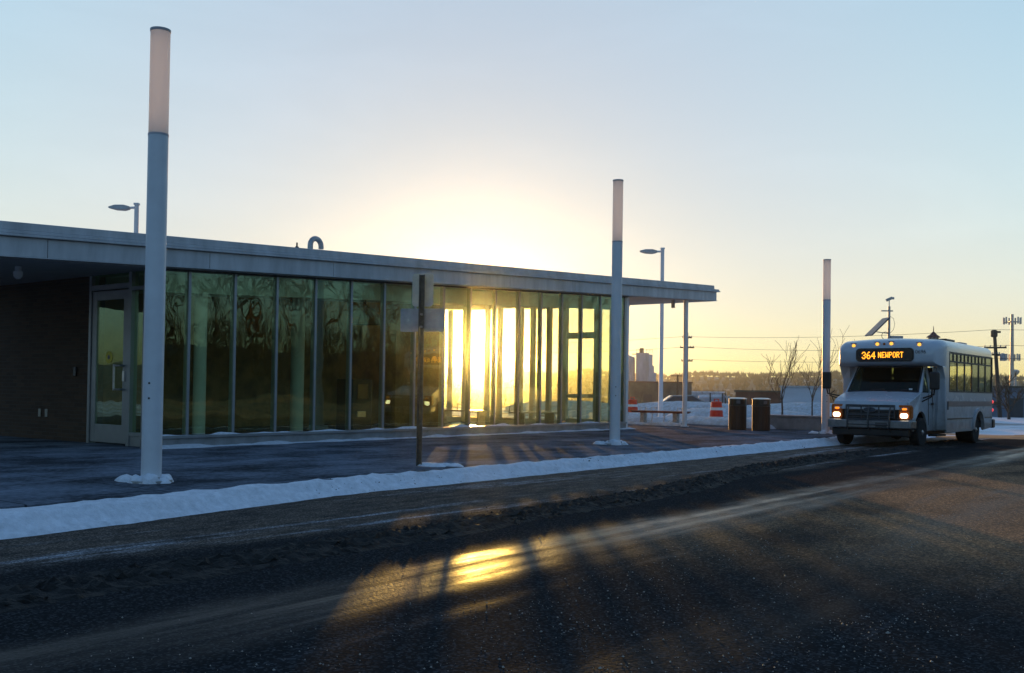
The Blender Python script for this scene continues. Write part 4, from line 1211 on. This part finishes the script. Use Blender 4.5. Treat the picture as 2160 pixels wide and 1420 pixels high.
    mb = MB(); mb.box(-.88, .88, .30, .62, 1.15, 1.36); mb.tube([(.42,.62,1.32),(.42,.66,1.34)], .17, 20); mb.build('dashboard', M['bus_inside'], t, bevel=.02)
    for x in (-.75, -.3, .3, .75):
        for k in range(4):
            mb = MB(); y = 1.9+.9*k; mb.box(x-.2, x+.2, y, y+.12, .6, 1.36); mb.box(x-.2, x+.2, y-.42, y-.001, .85, 1.0); mb.build('passenger_seat', M['seat_cloth'], t, bevel=.04)
    mb = MB(); mb.box(.2, .66, .95, 1.08, .9, 1.72); mb.box(.33, .53, .97, 1.06, 1.721, 1.9); mb.build('driver_seat', M['seat_cloth'], t, bevel=.04)
    mb = MB(); mb.box(-.95,-.12,1.07,1.10,.9,2.03); mb.box(-.04,.95,1.07,1.10,.9,2.03); mb.box(-.12,-.04,1.075,1.095,1.05,1.72); mb.box(-.12,-.04,1.075,1.095,1.80,1.86); mb.build('cab_partition', M['bus_inside'], t)
    # on the roof
    mb = MB(); mb.box(.25, .95, 2.3, 3.1, 2.77, 2.85); mb.build('roof_hatch', M['black'], t, bevel=.02)
    mb = MB(); mb.box(.2, .9, 3.9, 4.5, 2.76, 2.83); mb.build('roof_hatch', M['galv'], t, bevel=.02)
bus()

# ------------------------------------------------------------------ trees
def bare_tree(name, loc, h, label, group=None, seed=1, spread=.55, trunk_h=.3, r0=None, depth=4, lean=(0,0), twig_r=None, upright=.5):
    rg = random.Random(seed)
    t = empty(name, loc, rg.uniform(0, 6.28), label, 'tree', group)
    r0 = r0 or h*.018
    twig_r = twig_r or .006
    th = h*trunk_h
    mb = MB()
    top = Vector((lean[0]*th, lean[1]*th, th))
    mb.tube([(0,0,-.15), (top*.5)+Vector((rg.gauss(0,.02)*h*.3, 0, 0)), top], [r0*1.25, r0, r0*.85], 8)
    cr = MB()
    # leader carries on through the crown
    def grow(p, d, ln, r, lv):
        q = p; dd = d.copy(); pts = [p.copy()]; n = 4 if lv < 2 else 3
        for i in range(n):
            dd = (dd + Vector((rg.gauss(0,.16), rg.gauss(0,.16), rg.gauss(0,.10)+.10*upright))).normalized()
            q = q + dd*(ln/n); pts.append(q.copy())
        rs = [max(twig_r, r*(1-.62*i/n)) for i in range(n+1)]
        cr.tube(pts, rs, 5 if lv < 2 else 3, cap=False)
        if lv >= depth: return
        k = rg.choice((3,4)) if lv < depth-1 else rg.choice((3,4,5))
        for j in range(k):
            f = rg.uniform(.25, .98) if j else 1.0
            idx = min(n-1, int(f*n)); b = pts[idx].lerp(pts[idx+1], f*n-idx) if idx < n else pts[-1]
            ax = Vector((rg.gauss(0,1), rg.gauss(0,1), rg.gauss(0,.5))).normalized()
            nd = (dd + ax*spread*rg.uniform(.7,1.35)+Vector((0,0,.25*upright))).normalized()
            grow(b, nd, ln*rg.uniform(.55,.78), max(twig_r, r*.52), lv+1)
    nb = 5
    for j in range(nb):
        a = 2*PI*j/nb+rg.uniform(-.4,.4); e = rg.uniform(.35,.8) if j else 0.05
        d = Vector((math.cos(a)*e*spread*1.6, math.sin(a)*e*spread*1.6, 1)).normalized()
        b = top*rg.uniform(.72, 1.0) if j else top
        grow(b, d, h*(.42 if j else .5)*rg.uniform(.8,1.05), r0*(.5 if j else .75), 1)
    mb.build('trunk', M['bark'], t, smooth=True)
    cr.build('crown', M['twig'], t)
    return t
bare_tree('young_tree', (-14.35,36.2,.1), 2.75, 'small leafless young tree with a spreading crown behind the litter bins', 'young street trees', 11, .5, .42, .035, 3, twig_r=.007)
bare_tree('young_tree', (-15.0,41.2,.1), 3.35, 'thin leafless young tree in front of the pale metal building', 'young street trees', 5, .42, .34, .032, 3, twig_r=.007, upright=.9)
bare_tree('young_tree', (-13.6,43.5,.1), 3.2, 'thin leafless young tree just behind the smallest light column', 'young street trees', 8, .42, .3, .03, 3, twig_r=.007, upright=.9)
bare_tree('bare_tree', (-12.3,68.0,-.1), 3.0, 'low spreading leafless tree in front of the blue grey wall, right of the bus', None, 21, .75, .16, .09, 4, twig_r=.014)

# trees across the road, mirrored in the glass front
spots = []
rt = random.Random(12)
for k in range(22):
    az = R(33+2.1*k+rt.uniform(-.8,.8)); rr = rt.uniform(60, 78)
    spots.append((-31.2+rr*math.sin(az), rr*math.cos(az), rt.uniform(5.0, 8.6)))
mir = []
for i, (x, y, h) in enumerate(spots):
    if i < 3:
        o = bare_tree('roadside_tree', (x,y,ground_h(x,y)), h, seed=31+i, label='x', spread=.55, trunk_h=.16, depth=4, twig_r=.017, r0=.095)
        mir.append((o, h))
    else:
        src, h0 = mir[i % 3]; o = copy_tree(src); s = h/h0; o.location = (x,y,ground_h(x,y)); o.scale = (s,s,s); o.rotation_euler = (0,0,i*1.9)
    tag(o, 'tall leafless tree on the bank across the road, seen mirrored in the glass wall', 'tree', 'leafless trees across the road')

def woods():
    # winter woods on the far hills: reads as one mass of bare crowns
    mb = MB()
    rg = random.Random(3)
    for k in range(9000):
        a = R(rg.uniform(-28, 72)); r = rg.uniform(420, 800)
        x, y = -r*math.sin(a), r*math.cos(a)
        z = ground_h(x, y)
        h = rg.uniform(2.6, 5.6); w = h*rg.uniform(.22,.42)
        for j in range(7):
            b = rg.uniform(0, 6.28); q = rg.uniform(.3, 1)*w
            px, py = x+q*math.cos(b), y+q*math.sin(b); tw = rg.uniform(.15, .5)
            z1 = z+h*rg.uniform(.6,1.0)
            ca, sa = math.cos(a), math.sin(a)
            mb.faces([(x-tw*.2*ca, y-tw*.2*sa, z+h*.1),(px-tw*ca, py-tw*sa, z+h*.55),(px, py, z1),(px+tw*ca, py+tw*sa, z+h*.5),(px, py+tw*.8, z+h*.5)],
                     [(0,1,3),(1,2,3),(1,4,2),(4,3,2),(0,4,1),(0,3,4)])
    tag(mb.build('far_woods', M['far_twig']), kind='stuff')
    # nearer brush and treeline behind the lots
    mb = MB()
    def brush(x, y, z, h, w, n):
        for j in range(n):
            b = rg.uniform(0, 6.28); e = rg.uniform(0, 1)*w; bx, by = x+.4*e*math.cos(b), y+.4*e*math.sin(b)
            tx, ty, tz = x+e*math.cos(b)*1.2, y+e*math.sin(b)*1.2, z+h*rg.uniform(.5,1)
            mb.tube([(bx,by,z-.1),((bx+tx)/2+rg.gauss(0,.05)*h,(by+ty)/2,z+.55*(tz-z)),(tx,ty,tz)], [.02*h/3+.008,.014*h/3+.006,.006], 3, cap=False)
            for q in range(3):
                f = rg.uniform(.4,.9); mx, my, mz = bx+(tx-bx)*f, by+(ty-by)*f, z+(tz-z)*f
                mb.tube([(mx,my,mz),(mx+rg.gauss(0,.16)*h,my+rg.gauss(0,.16)*h,mz+rg.uniform(.08,.3)*h)], [.010*h/3+.004,.004], 3, cap=False)
    for k in range(230):
        f = rg.random(); x = -30+f*46+rg.gauss(0,.5); y = 92+f*6+rg.gauss(0,2.5)
        brush(x, y, -.4, rg.uniform(1.9, 3.1), .8, 9)
    for k in range(150):
        a = R(rg.uniform(24, 44)); r = rg.uniform(105, 210); x, y = -r*math.sin(a), r*math.cos(a)
        brush(x, y, ground_h(x,y), rg.uniform(2.0, 4.2), 1.2, 8)
    for k in range(420):
        az = R(rg.uniform(32, 84)); r = rg.uniform(58, 74); x, y = -31.2+r*math.sin(az), r*math.cos(az)
        brush(x, y, ground_h(x, y), rg.uniform(1.2, 3.4), 1.1, 7)
    tag(mb.build('lot_undergrowth', M['twig']), kind='stuff')
woods()

# ------------------------------------------------------------------ utility poles, wires, masts
def utility_pole(loc, h, rz, arms, label, transformer=False, lean=(0,0)):
    t = empty('utility_pole', loc, rz, label, 'utility pole', None)
    mb = MB(); mb.tube([(0,0,-.3),(lean[0]*h,lean[1]*h,h)], [.15,.11], 10); mb.build('pole', M['wood'], t, smooth='auto')
    for z, w in arms:
        lx, ly = lean[0]*z, lean[1]*z
        mb = MB(); mb.box(lx-w, lx+w, ly-.17, ly-.11, z-.06, z+.06); ar = mb.build('crossarm', M['wood'], t)
        mb = MB()
        for f in (-.92,-.45,.45,.92): mb.lathe([(.03,z+.06),(.045,z+.10),(.03,z+.18)], (lx+f*w, ly-.14, 0), 8)
        mb.build('insulators', M['galv'], ar)
    if transformer:
        z = h*.70; lx, ly = lean[0]*z, lean[1]*z
        mb = MB(); mb.lathe([(.19,z-.26),(.20,z-.24),(.20,z+.22),(.06,z+.28)], (lx+.42, ly-.05, 0), 14); mb.tube([(lx,ly,z+.1),(lx+.3,ly,z+.1)], .03, 6); mb.build('transformer', M['galv'], t, smooth='auto')
        mb = MB(); mb.lathe([(.18,h-.5),(.22,h-.44),(.22,h-.06),(.12,h)], (lean[0]*h, lean[1]*h-.02, 0), 12); mb.box(lean[0]*h+.05, lean[0]*h+.42, lean[1]*h-.1, lean[1]*h+.02, h-.22, h-.08); mb.build('switch_head', M['wood'], t)
    return t
utility_pole((-41.2,81.4,-.6), 7.4, R(30), [(6.95,.42),(6.05,.62),(4.85,.5)], 'distant utility pole half hidden behind the canopy post')
utility_pole((-51.2,99.0,-1.2), 4.6, R(30), [(4.45,.75)], 'short distant utility pole with one crossarm, left of the canopy post')
utility_pole((-14.4,76.6,-.3), 6.4, R(5), [(5.15,.72),(4.65,.25)], 'leaning brown utility pole with a grey transformer, right of the bus', True, (-.068,0))
def wire(pts, sag, label):
    mb = MB(); out = []
    for (a, b) in zip(pts, pts[1:]):
        a, b = Vector(a), Vector(b); n = 14
        for k in range(n if b != Vector(pts[-1]) else n+1):
            f = k/n; p = a.lerp(b, f); p.z -= sag*4*f*(1-f)*(b-a).length/30; out.append(p)
    mb.tube(out, .016, 4)
    tag(mb.build('power_line', M['black']), label, 'power line', 'overhead power lines')
wire([(-88,100,8.0),(-41.5,81.3,6.45),(-14.9,76.5,6.12),(14,72,6.0)], .32, 'upper overhead wire strung between the utility poles behind the bus')
wire([(-88,100.3,7.1),(-41.0,81.6,5.55),(-14.3,76.7,5.02),(14,72.3,5.0)], .40, 'middle overhead wire strung between the utility poles behind the bus')
wire([(-41.4,81.2,4.4),(-14.6,76.3,4.1),(14,71.8,3.8)], .30, 'lowest overhead wire behind the bus, passing below the transformer')

def cell_mast():
    t = empty('antenna_mast', (-43.3,242.2,-4.0), 0, 'tall thin antenna mast with two rings of panels on the right skyline', 'mast')
    mb = MB(); mb.tube([(0,0,-1),(0,0,24.0)], [.55,.30], 10); mb.build('mast_pole', M['galv'], t, smooth='auto')
    for z, w in ((22.3,1.9),(14.2,1.7)):
        mb = MB()
        for k in range(3):
            a = 2*PI*k/3+.5; b = a+2*PI/3
            mb.tube([(w*math.cos(a),w*math.sin(a),z),(w*math.cos(b),w*math.sin(b),z)], .09, 5); mb.tube([(0,0,z),(w*math.cos(a),w*math.sin(a),z)], .08, 5)
        rg_ = mb.build('antenna_ring', M['galv'], t)
        mb = MB()
        for k in range(9):
            a = 2*PI*k/9; mb.obox((w*.95*math.cos(a), w*.95*math.sin(a), z+.25), .14, .32, 1.5, Matrix.Rotation(a, 3, 'Z'))
        mb.build('antenna_panels', M['silo'], rg_)
cell_mast()
def water_tower():
    t = empty('water_tower', (-64,364,7.2), 0, 'far pale water tower on the right skyline beside the antenna mast', 'water tower')
    mb = MB(); mb.tube([(0,0,-8),(0,0,3.6)], [.7,.55], 10); mb.build('stem', M['silo'], t, smooth='auto')
    mb = MB(); mb.lathe([(.5,3.2),(1.6,4.3),(2.3,5.4),(2.3,6.0),(1.6,6.7),(.4,7.0)], n=20); mb.build('tank', M['silo'], t, smooth='auto')
    t.scale = (.55,.55,.55)
water_tower()

# solar powered camera pole behind the bus
def solar_pole():
    t = empty('solar_camera_pole', (-13.3,46.15,.0), R(37), 'thin pole with a tilted solar panel and a small camera, rising behind the bus roof', 'camera pole')
    mb = MB(); mb.tube([(0,0,0),(0,0,5.35)], [.06,.055], 10); mb.build('pole', M['galv'], t, smooth='auto')
    mb = MB(); mb.box(-.36, .16, -.04, .04, 5.12, 5.17); mb.build('cross_bar', M['galv'], t)
    mb = MB(); mb.tube([(0,0,5.35),(0,0,5.62)], .02, 6); mb.obox((.0,0,5.68), .28, .12, .12, Matrix.Rotation(R(-25), 3, 'Y')); mb.lathe([(.05,.0),(.06,.08)], (.13,0,5.72), 10, 'x'); mb.build('camera', M['galv'], t)
    Mx = Matrix.Rotation(R(-45), 3, 'Y')
    mb = MB(); mb.obox((-.52,0,4.42), 1.12, .9, .06, Mx); pn = mb.build('solar_panel', M['panel'], t)
    mb = MB(); mb.obox((-.50,0,4.39), 1.02, .08, .03, Mx); mb.obox((-.50,.2,4.39), 1.02, .05, .03, Mx); mb.build('panel_rail', M['galv'], pn)
    mb = MB(); mb.tube([(0,0,4.12),(-.62,0,4.2)], .02, 6); mb.tube([(0,0,4.75),(-.30,0,4.66)], .02, 6); mb.build('panel_strut', M['galv'], t)
    mb = MB(); mb.tube([(-.16+.17*math.cos(2*PI*k/16), 0, 4.02+.17*math.sin(2*PI*k/16)) for k in range(17)], .014, 5); mb.tube([(.06,0,4.9),(.2,0,4.8),(.26,0,4.55),(.2,0,4.3),(.06,0,4.15)], .009, 5); mb.build('cable_loop', M['black'], t)
    mb = MB(); mb.box(.05, .62, -.06, .06, 3.86, 4.02); mb.box(.38, .44, -.03, .03, 3.6, 3.86); mb.build('equipment_arm', M['galv'], t)
solar_pole()
def cupola():
    t = empty('lantern_post', (-15.6,63.2,-.1), R(20), 'small lantern with a pointed dark red roof showing above the bus roof', 'lantern')
    mb = MB(); mb.lathe([(.20,-.2),(.16,4.55)], n=8); mb.build('post', M['white_metal'], t)
    mb = MB(); mb.lathe([(.42,4.55),(.42,4.62)], n=8); mb.build('gallery', M['white_metal'], t)
    mb = MB(); mb.lathe([(.26,4.62),(.26,4.98)], n=8); mb.build('lantern_glass', M['outlet'], t)
    mb = MB()
    for k in range(8):
        a = 2*PI*k/8; mb.tube([(.28*math.cos(a),.28*math.sin(a),4.62),(.28*math.cos(a),.28*math.sin(a),4.98)], .02, 4)
    mb.build('bars', M['red_roof'], t)
    mb = MB(); mb.lathe([(.40,4.98),(.38,5.03),(.20,5.16),(.10,5.28),(.03,5.34),(.018,5.60),(.004,5.70)], n=8); mb.build('roof', M['red_roof'], t)
cupola()

# ------------------------------------------------------------------ far buildings
def building(name, loc, rz, L, D, H, m, label, roof=None, doors=(), cat='building'):
    t = empty(name, loc, rz, label, cat)
    mb = MB(); mb.box(-L/2, L/2, 0, D, -1.2, H); mb.build('wall', m, t)
    mb = MB(); mb.box(-L/2-.15, L/2+.15, -.15, D+.15, H+.001, H+.16); mb.build('roof', roof or M['snow_dirty'], t)
    for x0, x1, z0, z1, mm in doors:
        mb = MB(); mb.box(x0, x1, -.05, -.004, z0, z1); mb.build('door' if z0 < .5 else 'window', mm, t)
    return t
# local +x runs to the right in the picture; the front (y=0) faces the camera
FA = R(36.8)
q = .72; PS = lambda x, y, z: (x*q, y*q, (z-1.25)*q+1.25)
plant_shed = building('plant_shed', PS(-76.5,138.5,-3.3), R(28), 13.0, 6, 6.3, M['brown_bldg'], 'long low brown building below the grey silos', M['red_roof'], [(-5,-3,.2,3.2,M['red_bldg']),(2.4,3.4,.2,2.6,M['dark_frame']),(-1,.4,3.2,4.4,M['dark_frame'])])
building('metal_shed', (-30.9,83.0,-.9), R(20), 3.9, 5, 2.85, M['white_bldg'], 'pale blue grey metal building behind the thin bare trees', M['galv'], [])
building('brown_store', (-37.6,90.8,-1.4), R(24), 5.6, 5, 2.95, M['red_bldg'], 'low reddish brown building behind the litter bins', M['brown_bldg'], [(-1.0,.1,.2,2.2,M['dark_frame']),(1.2,2.0,1.3,2.0,M['dark_frame'])])
building('long_warehouse', (-6.5,81.5,-.7), R(8), 21.0, 8, 2.75, M['blue_bldg'], 'long blue grey building at the right edge behind the bare tree', M['brown_bldg'], [(-8.2,-7.2,.2,2.0,M['dark_frame']),(-5.5,-3.5,.2,2.1,M['galv'])])
plant_shed.scale = (q,q,q)
building('white_annex', (-58.6,121,-2.4), R(28), 5.0, 4, 3.9, M['white_bldg'], 'small snow roofed pale building between the brown shed and the canopy post', M['snow'], [(-1.2,.6,.1,1.6,M['red_bldg'])])

def hopper_shed():
    t = empty('hopper_shed', (-29.3,62.6,-.2), R(34), 'snow covered lean-to roof on tall posts with a sloping chute, right of the canopy post', 'shed')
    mb = MB(); mb.hexa([(-1.3,0,1.25),(.55,0,1.30),(.9,1.6,.6),(-1.3,1.6,.6),(-1.3,0,1.42),(.55,0,1.47),(.9,1.6,.78),(-1.3,1.6,.78)]); mb.build('roof', M['snow'], t)
    mb = MB(); mb.box(-1.2, .3, .5, 1.5, -.4, .6); mb.build('wall', M['white_bldg'], t)
    for x in (-.55, .28, .48):
        mb = MB(); mb.tube([(x,-.1,-.3),(x,-.1,1.55)], .05, 6); mb.build('post', M['post_green'], t)
    mb = MB(); mb.obox((.95,-.1,.55), .16, .3, 1.9, Matrix.Rotation(R(-30), 3, 'Y')); mb.obox((1.18,-.1,.5), .10, .3, 2.0, Matrix.Rotation(R(-30), 3, 'Y')); mb.build('chute', M['galv'], t)
hopper_shed()

def plant():
    k = .62; P = lambda x, y, z: (x*k, y*k, (z-1.25)*k+1.25)
    t = empty('grey_silo', P(-123,220,-4), R(30), 'tall square grey silo of a concrete plant with rails on its top', 'silo')
    mb = MB(); mb.box(-2.2, 1.0, -1.6, 1.6, 0, 15.4); mb.build('silo_body', M['silo'], t)
    mb = MB(); mb.box(1.0, 1.9, -1.5, 1.5, 0, 15.0); mb.box(1.9, 2.3, -1.2, 1.2, 9.6, 12.2); mb.box(1.9, 2.8, -1.0, 1.0, 7.6, 10.5); mb.build('stair_tower', M['white_bldg'], t)
    mb = MB(); mb.box(-2.26, 1.95, -1.68, -1.61, 8.0, 8.25); mb.box(.2,.6,-1.68,-1.61,0,15.2); mb.build('ladder', M['galv'], t)
    mb = MB()
    for x in (-2.1,-1.4,-.6,.3,1.2,1.8): mb.tube([(x,-1.5,15.4),(x,-1.5,16.3)], .07, 4)
    mb.tube([(-2.1,-1.5,16.25),(-1.4,-1.5,16.3)], .06, 4); mb.tube([(.3,-1.5,16.1),(1.8,-1.5,16.1)], .05, 4)
    mb.build('rail', M['galv'], t)
    mb = MB(); mb.box(-1.3, -.3, -.8, .8, 15.4, 16.6); mb.box(-3.2,-2.2,-.2,.2,15.0,15.2); mb.build('top_house', M['brown_bldg'], t)
    mb = MB(); mb.tube([(2.0,-1,7.6),(2.6,-1,6.0),(2.9,-1,3.5)], .14, 6); mb.build('pipe', M['galv'], t)
    t.scale = (k,k,k)
    t = empty('hopper_silo', P(-126.2,217.2,-4), R(30), 'grey round silo with a cone bottom beside the square silo', 'silo')
    mb = MB(); mb.lathe([(1.75,8.6),(1.75,14.2),(.3,14.8)], n=20); mb.build('tank', M['silo'], t, smooth='auto')
    mb = MB(); mb.lathe([(.25,4.6),(1.75,8.6)], n=20); mb.build('cone', M['silo'], t, smooth='auto')
    for a in (.4, 2.0, 3.5, 5.2):
        mb = MB(); mb.tube([(1.7*math.cos(a),1.7*math.sin(a),0),(1.7*math.cos(a),1.7*math.sin(a),9.0)], .16, 6); mb.build('leg', M['galv'], t)
    t.scale = (k,k,k)
plant()

def parked_car():
    t = empty('parked_car', (-29.9,58.2,-.05), R(36), 'silver parked car with dark windows beyond the snow banks', 'car')
    prof = [(-2.2,.25),(-2.2,.62),(-1.95,.72),(-1.2,.80),(-.62,1.2),(.75,1.24),(1.45,.86),(2.05,.78),(2.2,.55),(2.2,.25)]
    def tp(v): x, y, z = v; w = 1-.18*max(0, (z-.8)/.44); return (x, y*w, z)
    mb = MB(); mb.prism(prof, -.85, .85, 'y', tp); mb.build('body', M['car_paint'], t, bevel=.05)
    for s in (1, -1):
        lo, hi = sorted((s*.80, s*.862)); mb = MB(); mb.prism([(-1.05,.84),(-.58,1.14),(.68,1.17),(1.25,.88)], lo, hi, 'y', tp); mb.build('side_window', M['car_glass'], t)
    mb = MB(); mb.faces([(-1.17,-.66,.83),(-1.17,.66,.83),(-.66,.60,1.19),(-.66,-.60,1.19)], [(0,1,2,3)]); mb.build('windscreen', M['car_glass'], t)
    for x in (-1.35, 1.35):
        for s in (1, -1):
            mb = MB(); mb.lathe([(.2,-.1),(.31,-.1),(.31,.1),(.2,.1)], (x,s*.76,.31), 18, 'y'); wh = mb.build('wheel', M['tyre'], t)
            mb = MB(); mb.lathe([(.19,-.06),(.19,.09*s)], (x,s*.76,.31), 14, 'y'); mb.build('rim', M['steel'], wh)
parked_car()

# ------------------------------------------------------------------ the cold evening air
def haze():
    m = bpy.data.materials.new('haze'); m.use_nodes = True
    nt = m.node_tree; N = nt.nodes
    N.remove(N['Principled BSDF'])
    v = N.new('ShaderNodeVolumePrincipled'); v.inputs['Color'].default_value = (.86,.93,.94,1); v.inputs['Density'].default_value = .00037; v.inputs['Anisotropy'].default_value = .974
    nt.links.new(v.outputs[0], N['Material Output'].inputs['Volume'])
    mb = MB(); mb.box(-1000, 1000, -1000, 1000, -12, 34)
    tag(mb.build('haze', m), kind='stuff')
    S.cycles.volume_bounces = 1
haze()
